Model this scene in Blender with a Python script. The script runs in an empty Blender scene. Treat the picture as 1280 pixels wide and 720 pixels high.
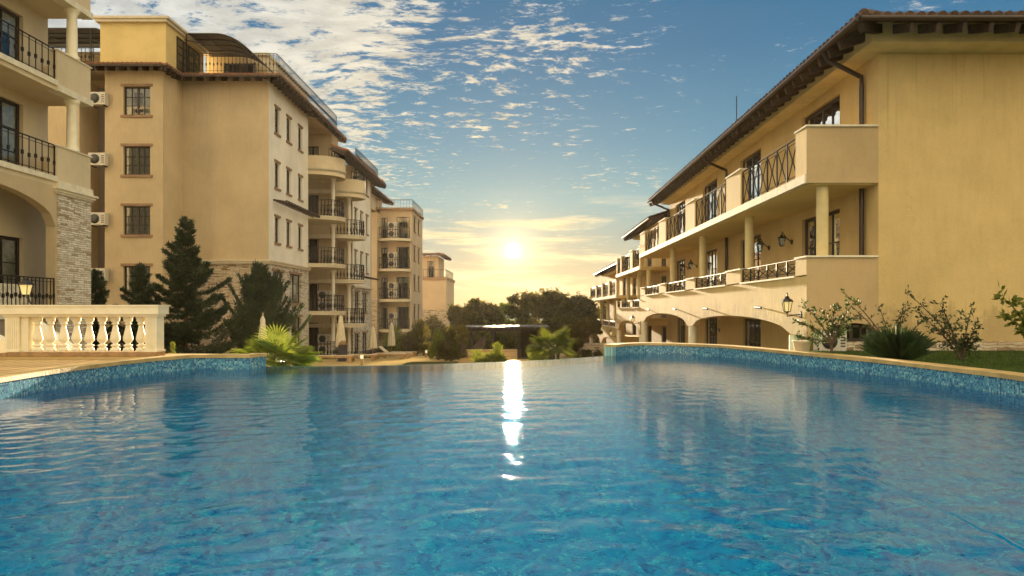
import bpy, math, random
import numpy as np
from mathutils import Vector, Matrix
R = math.radians
random.seed(7); np.random.seed(7)
sc = bpy.context.scene
COL = sc.collection
# ------------------------------------------------------------------ camera
cam_d = bpy.data.cameras.new('camera'); cam = bpy.data.objects.new('camera', cam_d); COL.objects.link(cam)
cam.location = (0, 0, 1.1); cam.rotation_euler = (R(90), 0, 0)
cam_d.sensor_width = 36; cam_d.lens = 900/1280*36
cam_d.shift_x = -15/1280; cam_d.shift_y = 28/1280
cam_d.clip_start = .05; cam_d.clip_end = 30000
sc.camera = cam
# ------------------------------------------------------------------ world
SUN_EL = math.atan(75/900); SUN_AZ = math.atan(-14/900)      # azimuth from +Y, negative = left
sdir = Vector((math.sin(SUN_AZ)*math.cos(SUN_EL), math.cos(SUN_AZ)*math.cos(SUN_EL), math.sin(SUN_EL)))
sc.view_settings.view_transform = 'Standard'; sc.view_settings.look = 'None'
sc.view_settings.gamma = 1; sc.view_settings.use_curve_mapping = False
sc.view_settings.exposure = 2.24
sc.cycles.use_denoising = True
sc.cycles.sample_clamp_indirect = 4.0
sc.cycles.max_bounces = 8; sc.cycles.transparent_max_bounces = 12
sc.cycles.caustics_reflective = False

class NT:
    def __init__(s, tree): s.t = tree; s.n = tree.nodes; s.l = tree.links
    def new(s, typ, **kw):
        n = s.n.new(typ)
        for k, v in kw.items(): setattr(n, k, v)
        return n
    def link(s, a, b): s.l.new(a, b)
    def setin(s, sock, v):
        if hasattr(v, 'is_output') or isinstance(v, bpy.types.NodeSocket): s.l.new(v, sock)
        else: sock.default_value = v
    def math(s, op, a, b=0.0, c=None, clamp=False):
        n = s.new('ShaderNodeMath', operation=op); n.use_clamp = clamp
        s.setin(n.inputs[0], a); s.setin(n.inputs[1], b)
        if c is not None: s.setin(n.inputs[2], c)
        return n.outputs[0]
    def vmath(s, op, a, b=(0, 0, 0), out=0, scale=None):
        n = s.new('ShaderNodeVectorMath', operation=op)
        s.setin(n.inputs[0], a); s.setin(n.inputs[1], b)
        if scale is not None: s.setin(n.inputs[3], scale)
        return n.outputs[out]
    def mix(s, f, a, b, bt='MIX'):
        n = s.new('ShaderNodeMix', data_type='RGBA', blend_type=bt)
        s.setin(n.inputs[0], f)
        for i, v in ((6, a), (7, b)):
            if isinstance(v, (tuple, list)) and len(v) == 3: v = (*v, 1)
            s.setin(n.inputs[i], v)
        return n.outputs[2]
    def noise(s, vec, scale, detail=3, rough=.5, dist=0, dim='3D', out=0):
        n = s.new('ShaderNodeTexNoise', noise_dimensions=dim)
        if vec is not None: s.link(vec, n.inputs['Vector'])
        n.inputs['Scale'].default_value = scale; n.inputs['Detail'].default_value = detail
        n.inputs['Roughness'].default_value = rough; n.inputs['Distortion'].default_value = dist
        return n.outputs[out]
    def maprange(s, v, a, b, c=0., d=1., smooth=True):
        n = s.new('ShaderNodeMapRange'); n.interpolation_type = 'SMOOTHSTEP' if smooth else 'LINEAR'
        s.setin(n.inputs[0], v); s.setin(n.inputs[1], a); s.setin(n.inputs[2], b); s.setin(n.inputs[3], c); s.setin(n.inputs[4], d)
        return n.outputs[0]
    def mapping(s, vec, scale=(1, 1, 1), rot=(0, 0, 0), loc=(0, 0, 0)):
        n = s.new('ShaderNodeMapping'); s.link(vec, n.inputs[0])
        n.inputs['Scale'].default_value = scale; n.inputs['Rotation'].default_value = rot; n.inputs['Location'].default_value = loc
        return n.outputs[0]

def build_world():
    w = bpy.data.worlds.new('World'); sc.world = w; w.use_nodes = True
    T = NT(w.node_tree); T.n.clear()
    out = T.new('ShaderNodeOutputWorld'); bg = T.new('ShaderNodeBackground')
    T.link(bg.outputs[0], out.inputs[0]); bg.inputs[1].default_value = 0.05
    sky = T.new('ShaderNodeTexSky', sky_type='NISHITA'); sky.sun_disc = False
    sky.sun_elevation = SUN_EL; sky.sun_rotation = SUN_AZ
    sky.air_density = 1.0; sky.dust_density = 1.0; sky.ozone_density = 2.0; sky.altitude = 0
    d = T.new('ShaderNodeTexCoord').outputs['Generated']
    d = T.vmath('NORMALIZE', d)
    sep = T.new('ShaderNodeSeparateXYZ'); T.link(d, sep.inputs[0])
    dx, dy, dz = sep.outputs
    zc = T.math('MAXIMUM', dz, 0.0)
    # gradient tuned on the photograph's blue-teal sky, multiplied on the physical sky's own falloff
    g = T.new('ShaderNodeValToRGB'); cr = g.color_ramp
    T.link(zc, g.inputs[0])
    stops = [(0.0, (1.75, 1.4, .78)), (.042, (1.6, 1.5, 1.0)), (.085, (1.25, 1.6, 1.42)), (.15, (.9, 1.75, 1.95)), (.225, (.44, 1.24, 1.78)), (.34, (.18, .78, 1.45)), (.5, (.13, .62, 1.22)), (1, (.14, .6, 1.25))]
    cr.elements[0].position = stops[0][0]; cr.elements[0].color = (*stops[0][1], 1)
    cr.elements[1].position = 1; cr.elements[1].color = (*stops[-1][1], 1)
    for p, c in stops[1:-1]:
        e = cr.elements.new(p); e.color = (*c, 1)
    base = T.mix(.03, g.outputs[0], sky.outputs[0])
    # clouds, on a plane overhead
    den = T.math('ADD', zc, .06)
    cx = T.math('DIVIDE', dx, den); cy = T.math('DIVIDE', dy, den)
    comb = T.new('ShaderNodeCombineXYZ'); T.link(cx, comb.inputs[0]); T.link(cy, comb.inputs[1])
    v = comb.outputs[0]
    warp = T.noise(v, 1.2, 2, .5, out=1)
    vw = T.vmath('ADD', v, T.vmath('SCALE', T.vmath('SUBTRACT', warp, (.5, .5, .5)), scale=.35))
    # mackerel cloudlets: small noise within big patches
    mk = T.noise(T.mapping(vw, (1.0, 1.5, 1), rot=(0, 0, .5)), 11, 7, .7)
    big = T.noise(T.mapping(v, (1, .8, 1), loc=(3.1, 1.7, 0)), 1.1, 4, .6)
    az = T.math('ARCTAN2', dx, dy)
    left = T.maprange(T.math('ADD', az, T.math('MULTIPLY', T.math('SUBTRACT', big, .5), .7)), -.03, -.36, 0, 1)
    low = T.maprange(dz, .06, .22, 0, 1)
    cover = T.math('MULTIPLY', T.math('MULTIPLY', left, low), .27)
    cover = T.math('ADD', cover, T.math('MULTIPLY', T.math('SUBTRACT', big, .55), .62))
    topc = T.math('MULTIPLY', T.maprange(dz, .27, .36, 0, .07), T.maprange(az, .28, .02, 0, 1))
    c1 = T.maprange(T.math('ADD', T.math('ADD', mk, cover), topc), .56, .72, 0, 1)
    c1 = T.math('MULTIPLY', c1, T.maprange(dz, .05, .12, 0, 1))
    # streaks near the horizon, broad and flat
    cs = T.new('ShaderNodeCombineXYZ'); T.link(T.math('MULTIPLY', az, 1.6), cs.inputs[0]); T.link(T.math('MULTIPLY', dz, 17), cs.inputs[1])
    st = T.noise(cs.outputs[0], 2.3, 6, .6, dist=.4)
    inband = T.math('MULTIPLY', T.maprange(dz, .004, .03, 0, 1), T.maprange(dz, .17, .11, 0, 1))
    c2 = T.math('MULTIPLY', T.maprange(st, .47, .60, 0, 1), inband)
    c2 = T.math('MULTIPLY', c2, T.maprange(T.math('ABSOLUTE', T.math('SUBTRACT', az, -.03)), .75, .1, .15, 1))
    cl = T.math('MAXIMUM', c1, T.math('MULTIPLY', c2, .95))
    dot = T.vmath('DOT_PRODUCT', d, tuple(sdir), out=1)
    ang = T.math('ARCCOSINE', T.math('MINIMUM', dot, 1.0))
    near = T.math('POWER', 2.718, T.math('MULTIPLY', ang, -4.5))
    ccol = T.mix(T.math('MULTIPLY', near, 1.6, clamp=True), (3.3, 3.4, 3.3), (5.6, 4.3, 2.2))
    shade = T.maprange(T.noise(T.mapping(vw, (1, 1.5, 1), rot=(0, 0, .5), loc=(.05, .08, 0)), 5.2, 5, .6), .3, .7, .72, 1.1)
    ccol = T.vmath('SCALE', ccol, scale=shade)
    col = T.mix(T.math('MULTIPLY', cl, .85), base, ccol)
    # unseen bright cloud sheet added behind and beside the view to fill the walls
    back = T.maprange(dy, .52, -.1, 0, 1)
    bk = T.math('MULTIPLY', back, T.maprange(T.noise(v, .8, 5, .6), .2, .75, .55, 1))
    bk = T.math('MULTIPLY', bk, T.maprange(dz, -.05, .1, 0, 1))
    col = T.mix(bk, col, FILL_SKY)
    # glow round the sun
    def glow(k, c, colr):
        nonlocal col
        e = T.math('POWER', 2.718, T.math('MULTIPLY', ang, -k))
        col = T.vmath('ADD', col, T.vmath('SCALE', colr, scale=T.math('MULTIPLY', e, c)))
    glow(4.0, .16, (1.0, .6, .2)); glow(14, .8, (1, .56, .18)); glow(60, 8, (1, .76, .36))
    disc = T.maprange(ang, .0105, .007, 0, 400)
    col = T.vmath('ADD', col, T.vmath('SCALE', (1, .93, .75), scale=disc))
    T.link(col, bg.inputs[0])
    try: w.cycles.sampling_method = 'MANUAL'; w.cycles.sample_map_resolution = 2048
    except Exception: pass
FILL_SKY = (7.9, 6.5, 4.1)
build_world()
# ------------------------------------------------------------------ sun
sd = bpy.data.lights.new('sun', 'SUN'); sd.energy = 5.0; sd.angle = R(.5); sd.color = (1, .78, .5)
so = bpy.data.objects.new('sun', sd); COL.objects.link(so)
so.rotation_euler = (-sdir).to_track_quat('-Z', 'Y').to_euler(); so.location = (0, 0, 40)

# ------------------------------------------------------------------ materials
def new_mat(name):
    m = bpy.data.materials.new(name); m.use_nodes = True
    T = NT(m.node_tree)
    b = T.n['Principled BSDF']
    return m, T, b
def coords(T, kind='Object'):
    if kind == 'World':
        return T.new('ShaderNodeNewGeometry').outputs['Position']
    return T.new('ShaderNodeTexCoord').outputs[kind]
def add_bump(T, b, h, strength=.3, dist=.02):
    n = T.new('ShaderNodeBump'); n.inputs['Strength'].default_value = strength; n.inputs['Distance'].default_value = dist
    T.link(h, n.inputs['Height']); T.link(n.outputs[0], b.inputs['Normal']); return n
def plain(name, col, rough=.6, metal=0., var=.12, scale=3., bump=0.0, bscale=60, spec=None):
    m, T, b = new_mat(name); p = coords(T, 'World')
    n = T.noise(p, scale, 4, .6)
    c = T.mix(T.maprange(n, .3, .7), tuple(x*(1-var) for x in col), tuple(min(1, x*(1+var)) for x in col))
    T.link(c, b.inputs['Base Color']); b.inputs['Roughness'].default_value = rough; b.inputs['Metallic'].default_value = metal
    if bump: add_bump(T, b, T.noise(p, bscale, 3, .6), bump, .01)
    if spec is not None: b.inputs['Specular IOR Level'].default_value = spec
    return m
def stucco(name, col, streak=.12, bump=.35, dirt=None):
    m, T, b = new_mat(name); p = coords(T, 'World')
    big = T.noise(p, .55, 5, .6)
    st = T.noise(T.mapping(p, (3.5, 3.5, .5)), 2.2, 5, .65)
    fine = T.noise(p, 55, 3, .7)
    v = T.math('ADD', T.maprange(big, .3, .7, -.09, .09), T.maprange(st, .35, .75, streak*.2, -streak*.35))
    v = T.math('ADD', v, T.maprange(fine, .3, .7, -.05, .05))
    c = T.vmath('SCALE', col, scale=T.math('ADD', v, 1.0))
    tint = T.mix(T.maprange(T.noise(p, .3, 3), .45, .75, 0, .35), c, T.vmath('MULTIPLY', c, (1.03, .93, .82)))
    if dirt:      # splash marks with their own ragged outline, runs from the cornice, a few fine cracks
        sz = T.new('ShaderNodeSeparateXYZ'); T.link(p, sz.inputs[0])
        nn = T.math('ADD', T.noise(p, 2.3, 5, .7), T.math('MULTIPLY', T.noise(T.mapping(p, (9, 9, .6)), 1.5, 3), .5))
        low = T.maprange(T.math('SUBTRACT', sz.outputs[2], T.math('MULTIPLY', T.math('SUBTRACT', nn, .5), 2.6)), dirt[0]+.15, dirt[0]-.5, 0, .38)
        run = T.noise(T.mapping(p, (7, 7, .25)), 1.2, 4, .6)
        high = T.math('MULTIPLY', T.maprange(run, .56, .70, 0, .22), T.maprange(T.math('ADD', sz.outputs[2], T.math('MULTIPLY', run, 2.5)), dirt[1]-.6, dirt[1]+1.2))
        tint = T.mix(T.math('MAXIMUM', low, high), tint, (.22, .16, .095))
        vo = T.new('ShaderNodeTexVoronoi', feature='DISTANCE_TO_EDGE'); vo.inputs['Scale'].default_value = .35
        T.link(T.vmath('ADD', p, T.vmath('SCALE', T.noise(p, 1.6, 6, .7, out=1), scale=1.1)), vo.inputs['Vector'])
        crack = T.math('MULTIPLY', T.maprange(vo.outputs['Distance'], .0035, .0, 0, .35), T.maprange(T.noise(p, .5, 2), .5, .62))
        tint = T.mix(crack, tint, (.18, .13, .08))
    T.link(tint, b.inputs['Base Color']); b.inputs['Roughness'].default_value = .9
    b.inputs['Specular IOR Level'].default_value = .2
    h = T.math('ADD', T.noise(p, 38, 4, .7), T.math('MULTIPLY', T.noise(p, 6, 2), .8))
    add_bump(T, b, h, bump, .02)
    return m
def stone(name, dark=(.24, .15, .08), mid=(.50, .39, .26), light=(.66, .57, .44)):
    """thin stacked ledge stones; brick rows in z, run along x+y"""
    m, T, b = new_mat(name); p = coords(T, 'World')
    s = T.new('ShaderNodeSeparateXYZ'); T.link(p, s.inputs[0])
    u = T.math('ADD', s.outputs[0], s.outputs[1]); c = T.new('ShaderNodeCombineXYZ')
    wob = T.math('MULTIPLY', T.math('SUBTRACT', T.noise(p, 5, 3), .5), .09)
    T.link(u, c.inputs[0]); T.link(T.math('ADD', s.outputs[2], wob), c.inputs[1])
    br = T.new('ShaderNodeTexBrick'); T.link(c.outputs[0], br.inputs[0]); br.offset = .37; br.squash = 1.4; br.squash_frequency = 3
    br.inputs['Color1'].default_value = (0, 0, 0, 1); br.inputs['Color2'].default_value = (1, 1, 1, 1); br.inputs['Mortar'].default_value = (0, 0, 0, 1)
    br.inputs['Scale'].default_value = 1; br.inputs['Mortar Size'].default_value = .006; br.inputs['Mortar Smooth'].default_value = .3
    br.inputs['Brick Width'].default_value = .34; br.inputs['Row Height'].default_value = .072
    r = T.new('ShaderNodeValToRGB'); T.link(br.outputs[0], r.inputs[0]); e = r.color_ramp.elements
    e[0].position = 0; e[0].color = (*dark, 1); e[1].position = 1; e[1].color = (*light, 1)
    x = e.new(.22); x.color = (*mid, 1); x = e.new(.55); x.color = (*[a*.5+bb*.5 for a, bb in zip(mid, light)], 1); 
    n = T.noise(p, 9, 4, .7)
    col = T.vmath('SCALE', r.outputs[0], scale=T.maprange(n, .25, .75, .75, 1.2))
    col = T.mix(br.outputs['Fac'], col, (.17, .13, .09))
    T.link(col, b.inputs['Base Color']); b.inputs['Roughness'].default_value = .9
    h = T.math('ADD', T.math('MULTIPLY', T.math('SUBTRACT', 1.0, br.outputs['Fac']), .5), T.math('MULTIPLY', br.outputs[0], 0.9))
    add_bump(T, b, T.math('ADD', h, T.math('MULTIPLY', n, .5)), .8, .03)
    return m
def mosaic(name, cols, size=.03, uv=True, grout=(.22, .33, .38), rough=.18):
    m, T, b = new_mat(name)
    p = coords(T, 'UV') if uv else coords(T, 'World')
    q = T.vmath('SCALE', p, scale=1/size)
    fl = T.vmath('FLOOR', q)
    fr = T.vmath('FRACTION', q)
    wn = T.new('ShaderNodeTexWhiteNoise', noise_dimensions='3D')
    sx = T.new('ShaderNodeSeparateXYZ'); T.link(fl, sx.inputs[0]); cc = T.new('ShaderNodeCombineXYZ')
    T.link(sx.outputs[0], cc.inputs[0]); T.link(sx.outputs[1], cc.inputs[1])
    T.link(cc.outputs[0], wn.inputs[0])
    r = T.new('ShaderNodeValToRGB'); r.color_ramp.interpolation = 'CONSTANT'; T.link(wn.outputs[0], r.inputs[0])
    e = r.color_ramp.elements
    while len(e) < len(cols): e.new(.5)
    acc = 0
    for k, (wgt, c) in enumerate(cols):
        e[k].position = min(acc, .9999); e[k].color = (*c, 1); acc += wgt
    sf = T.new('ShaderNodeSeparateXYZ'); T.link(fr, sf.inputs[0])
    ex = T.math('MAXIMUM', T.math('ABSOLUTE', T.math('SUBTRACT', sf.outputs[0], .5)), T.math('ABSOLUTE', T.math('SUBTRACT', sf.outputs[1], .5)))
    g = T.maprange(ex, .43, .47)
    T.link(T.mix(T.math('MULTIPLY', g, .8), r.outputs[0], grout), b.inputs['Base Color'])
    b.inputs['Roughness'].default_value = rough
    return m
def leaf_mat(name, a, bcol, trans=.35, scale=1.2):
    m, T, b = new_mat(name); p = coords(T, 'World')
    n = T.noise(p, scale, 3, .6); n2 = T.noise(p, scale*7, 2, .6)
    f = T.maprange(T.math('ADD', T.math('MULTIPLY', n, .6), T.math('MULTIPLY', n2, .4)), .35, .65)
    c = T.mix(f, a, bcol)
    T.link(c, b.inputs['Base Color']); b.inputs['Roughness'].default_value = .55
    tr = T.new('ShaderNodeBsdfTranslucent'); T.link(T.vmath('MULTIPLY', c, (1.25, 1.25, .6)), tr.inputs[0])
    mx = T.new('ShaderNodeMixShader'); mx.inputs[0].default_value = trans
    T.link(b.outputs[0], mx.inputs[1]); T.link(tr.outputs[0], mx.inputs[2])
    T.link(mx.outputs[0], T.n['Material Output'].inputs[0])
    return m
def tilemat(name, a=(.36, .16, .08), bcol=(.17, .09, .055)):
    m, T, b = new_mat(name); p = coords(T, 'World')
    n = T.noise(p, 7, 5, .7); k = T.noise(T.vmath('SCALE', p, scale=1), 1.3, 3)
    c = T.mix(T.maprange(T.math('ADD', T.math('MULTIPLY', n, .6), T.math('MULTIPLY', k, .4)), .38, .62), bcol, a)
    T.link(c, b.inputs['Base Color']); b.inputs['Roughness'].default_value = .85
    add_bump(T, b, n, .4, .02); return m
def planks(name, a, bcol, width=.12, axis=0, rough=.6):
    m, T, b = new_mat(name); p = coords(T, 'World')
    s = T.new('ShaderNodeSeparateXYZ'); T.link(p, s.inputs[0])
    q = T.math('DIVIDE', s.outputs[axis], width)
    wn = T.new('ShaderNodeTexWhiteNoise', noise_dimensions='1D'); T.link(T.math('FLOOR', q), wn.inputs['W'])
    sc_ = [2, 2, 2]; sc_[axis] = 25
    gr = T.noise(T.mapping(p, tuple(sc_)), 3, 5, .65)
    f = T.math('ADD', T.math('MULTIPLY', wn.outputs[0], .5), T.math('MULTIPLY', gr, .5))
    c = T.mix(T.maprange(f, .2, .8), a, bcol)
    gap = T.maprange(T.math('ABSOLUTE', T.math('SUBTRACT', T.math('FRACT', q), .5)), .45, .475)
    T.link(T.mix(gap, c, (.03, .02, .012)), b.inputs['Base Color']); b.inputs['Roughness'].default_value = rough
    add_bump(T, b, T.math('SUBTRACT', 1.0, gap), .5, .01); return m
def glassmat(name):
    m, T, b = new_mat(name)
    T.n.remove(b)
    gl = T.new('ShaderNodeBsdfGlossy'); gl.inputs['Roughness'].default_value = .02; gl.inputs[0].default_value = (.95, .97, 1, 1)
    p = coords(T, 'World')
    bn = T.new('ShaderNodeBump'); bn.inputs['Strength'].default_value = .05; bn.inputs['Distance'].default_value = .05
    T.link(T.noise(p, 1.7, 2), bn.inputs['Height']); T.link(bn.outputs[0], gl.inputs['Normal'])
    tr = T.new('ShaderNodeBsdfTransparent'); tr.inputs[0].default_value = (.8, .84, .84, 1)
    fr = T.new('ShaderNodeFresnel'); fr.inputs[0].default_value = 1.75
    mx = T.new('ShaderNodeMixShader'); T.link(fr.outputs[0], mx.inputs[0]); T.link(tr.outputs[0], mx.inputs[1]); T.link(gl.outputs[0], mx.inputs[2])
    T.link(mx.outputs[0], T.n['Material Output'].inputs[0]); return m
def watermat():
    m, T, b = new_mat('pool_water')
    T.n.remove(b); p = coords(T, 'World')
    bn = T.new('ShaderNodeBump'); bn.inputs['Strength'].default_value = .4; bn.inputs['Distance'].default_value = .003
    h = T.math('ADD', T.noise(T.mapping(p, (1, 1.2, 1)), 21, 2, .5, dist=.7), T.math('MULTIPLY', T.noise(p, 40, 2, .5), .15))
    T.link(h, bn.inputs['Height'])
    rf = T.new('ShaderNodeBsdfRefraction'); rf.inputs['IOR'].default_value = 1.333; rf.inputs['Roughness'].default_value = 0.0
    rf.inputs[0].default_value = (.6, .97, 1.0, 1)
    gl = T.new('ShaderNodeBsdfGlossy'); gl.inputs['Roughness'].default_value = .015
    fr = T.new('ShaderNodeFresnel'); fr.inputs[0].default_value = 1.37
    for n in (rf, gl, fr): T.link(bn.outputs[0], n.inputs['Normal'])
    mx = T.new('ShaderNodeMixShader'); T.link(fr.outputs[0], mx.inputs[0]); T.link(rf.outputs[0], mx.inputs[1]); T.link(gl.outputs[0], mx.inputs[2])
    T.link(mx.outputs[0], T.n['Material Output'].inputs[0]); return m
def emis(name, col, s, base=(.8, .7, .4)):
    m, T, b = new_mat(name); b.inputs['Base Color'].default_value = (*base, 1)
    b.inputs['Emission Color'].default_value = (*col, 1); b.inputs['Emission Strength'].default_value = s; b.inputs['Roughness'].default_value = .2
    return m

M = {}
M['tan'] = stucco('tan_stucco', (.55, .44, .285), dirt=(-.5, 12.6))
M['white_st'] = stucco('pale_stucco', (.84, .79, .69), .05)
M['cream'] = stucco('cream_stucco', (.66, .56, .39), .06)
M['yellow'] = stucco('yellow_stucco', (.68, .53, .24), .05)
M['ochre'] = stucco('ochre_stucco', (.67, .50, .235), .12, .6, dirt=(.5, 6.6))
M['ochre_end'] = stucco('ochre_brown_stucco', (.52, .385, .215), .08, .5)
M['ochre_in'] = stucco('ochre_inner_stucco', (.66, .50, .20), .05, .3)
M['grey_st'] = stucco('grey_stucco', (.30, .25, .20), .06)
M['pink_st'] = stucco('pinkish_stucco', (.55, .435, .30), .06)
M['stone'] = stone('ledge_stone')
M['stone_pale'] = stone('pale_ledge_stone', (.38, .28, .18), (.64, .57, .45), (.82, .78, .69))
M['trim'] = plain('pale_trim', (.64, .56, .42), .8, var=.08, bump=.2)
M['trim_brown'] = plain('brown_trim', (.30, .19, .115), .8, var=.15, bump=.2)
M['fascia'] = plain('cream_fascia', (.70, .57, .29), .85, var=.1, scale=2, bump=.2)
M['slab'] = plain('slab_edge', (.76, .70, .55), .7, var=.1, scale=4, bump=.2)
M['wood_dark'] = plain('dark_rafter_wood', (.065, .042, .028), .75, var=.3, scale=9, bump=.3, bscale=30)
M['frame'] = plain('dark_window_frame', (.04, .024, .016), .5, var=.2)
M['iron'] = plain('wrought_iron', (.022, .018, .016), .45, .3, var=.2)
M['pipe'] = plain('brown_downpipe', (.045, .025, .018), .4, var=.1)
M['tile'] = tilemat('clay_tiles')
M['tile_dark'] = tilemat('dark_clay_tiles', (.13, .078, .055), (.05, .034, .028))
M['glass'] = glassmat('window_glass')
M['dark'] = plain('dark_room', (.012, .012, .012), .9)
M['curtain'] = plain('pale_curtain', (.75, .70, .56), .9, var=.2, scale=6)
M['metal_w'] = plain('aircon_casing', (.62, .58, .50), .5, var=.06)
M['grille'] = plain('aircon_grille', (.05, .05, .05), .5)
M['baluster'] = plain('painted_concrete', (.86, .79, .60), .55, var=.05, scale=5, bump=.15)
M['coping'] = plain('sandstone_coping', (.50, .35, .14), .6, var=.2, scale=3, bump=.4, bscale=25)
M['base_br'] = plain('brown_kerb_stone', (.36, .22, .10), .7, var=.25, scale=6, bump=.3)
M['deck'] = planks('timber_deck', (.36, .22, .07), (.52, .34, .11), .11, 1)
M['paving'] = plain('terrace_paving', (.46, .34, .15), .9, spec=0., var=.12, scale=2, bump=.2)
M['tilewall'] = mosaic('mosaic_wall', [(.30, (.06, .25, .42)), (.26, (.11, .36, .48)), (.2, (.04, .17, .34)), (.12, (.26, .52, .56)), (.12, (.02, .10, .24))], .030)
M['tilefloor'] = mosaic('mosaic_floor', [(.34, (.002, .38, .84)), (.28, (.004, .48, .88)), (.20, (.002, .24, .72)), (.09, (.08, .72, .96)), (.09, (.002, .14, .50))], .034, uv=False, grout=(.01, .30, .70))
M['tilewall_low'] = mosaic('mosaic_wall_below_water', [(.34, (.002, .38, .84)), (.28, (.004, .48, .88)), (.20, (.002, .24, .72)), (.09, (.08, .72, .96)), (.09, (.002, .14, .50))], .05, grout=(.01, .30, .48))
M['rimtile'] = mosaic('mosaic_rim', [(.4, (.2, .42, .45)), (.35, (.3, .5, .5)), (.25, (.12, .28, .36))], .034, uv=False)
M['water'] = watermat()
M['grass'] = plain('lawn_grass', (.055, .085, .018), .9, var=.35, scale=6, bump=.9, bscale=60, spec=0)
M['earth'] = plain('earth_ground', (.085, .085, .035), .95, var=.35, scale=.4, bump=.4, bscale=8, spec=0)
M['sea'] = plain('sea_surface', (.10, .15, .19), .7, var=.1, scale=.01, spec=0)
M['bark'] = plain('bark', (.12, .08, .05), .9, var=.3, scale=12, bump=.6, bscale=20)
M['conifer'] = leaf_mat('conifer_needles', (.02, .04, .022), (.075, .105, .05), .2, 1.6)
M['leaf'] = leaf_mat('dark_leaves', (.04, .042, .010), (.15, .12, .03), .5, .35)
M['leaf_y'] = leaf_mat('yellow_green_leaves', (.10, .13, .02), (.22, .24, .04), .5, 2)
M['palm'] = leaf_mat('fan_palm_leaf', (.08, .12, .02), (.22, .24, .05), .4, 6)
M['palm_dull'] = leaf_mat('backlit_palm_leaf', (.06, .08, .015), (.15, .16, .03), .4, 4)
M['shrub'] = leaf_mat('shrub_leaves', (.02, .045, .014), (.06, .10, .03), .3, 3)
M['flower'] = plain('dark_red_flower', (.25, .03, .03), .7)
M['plume'] = plain('pale_plume', (.6, .5, .35), .9)
M['fabric'] = plain('parasol_fabric', (.68, .60, .44), .9, var=.1, scale=4)
M['teak'] = planks('teak_wood', (.40, .24, .10), (.52, .33, .15), .07, 0)
M['cushion'] = plain('lounger_slats', (.62, .52, .36), .8, var=.1)
M['darkfab'] = plain('dark_canvas', (.05, .045, .05), .85)
M['canopy'] = plain('smoked_canopy_sheet', (.12, .11, .10), .6, var=.1, spec=.2)
M['lampglass'] = emis('lantern_glass', (1, .72, .25), .10)  # weak emission stands in for the low sun yellowing the glass
M['whiteplastic'] = emis('bollard_diffuser', (1, .85, .5), .12, (.9, .85, .7))
M['brownlid'] = plain('brown_lid', (.28, .17, .07), .6)

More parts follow.
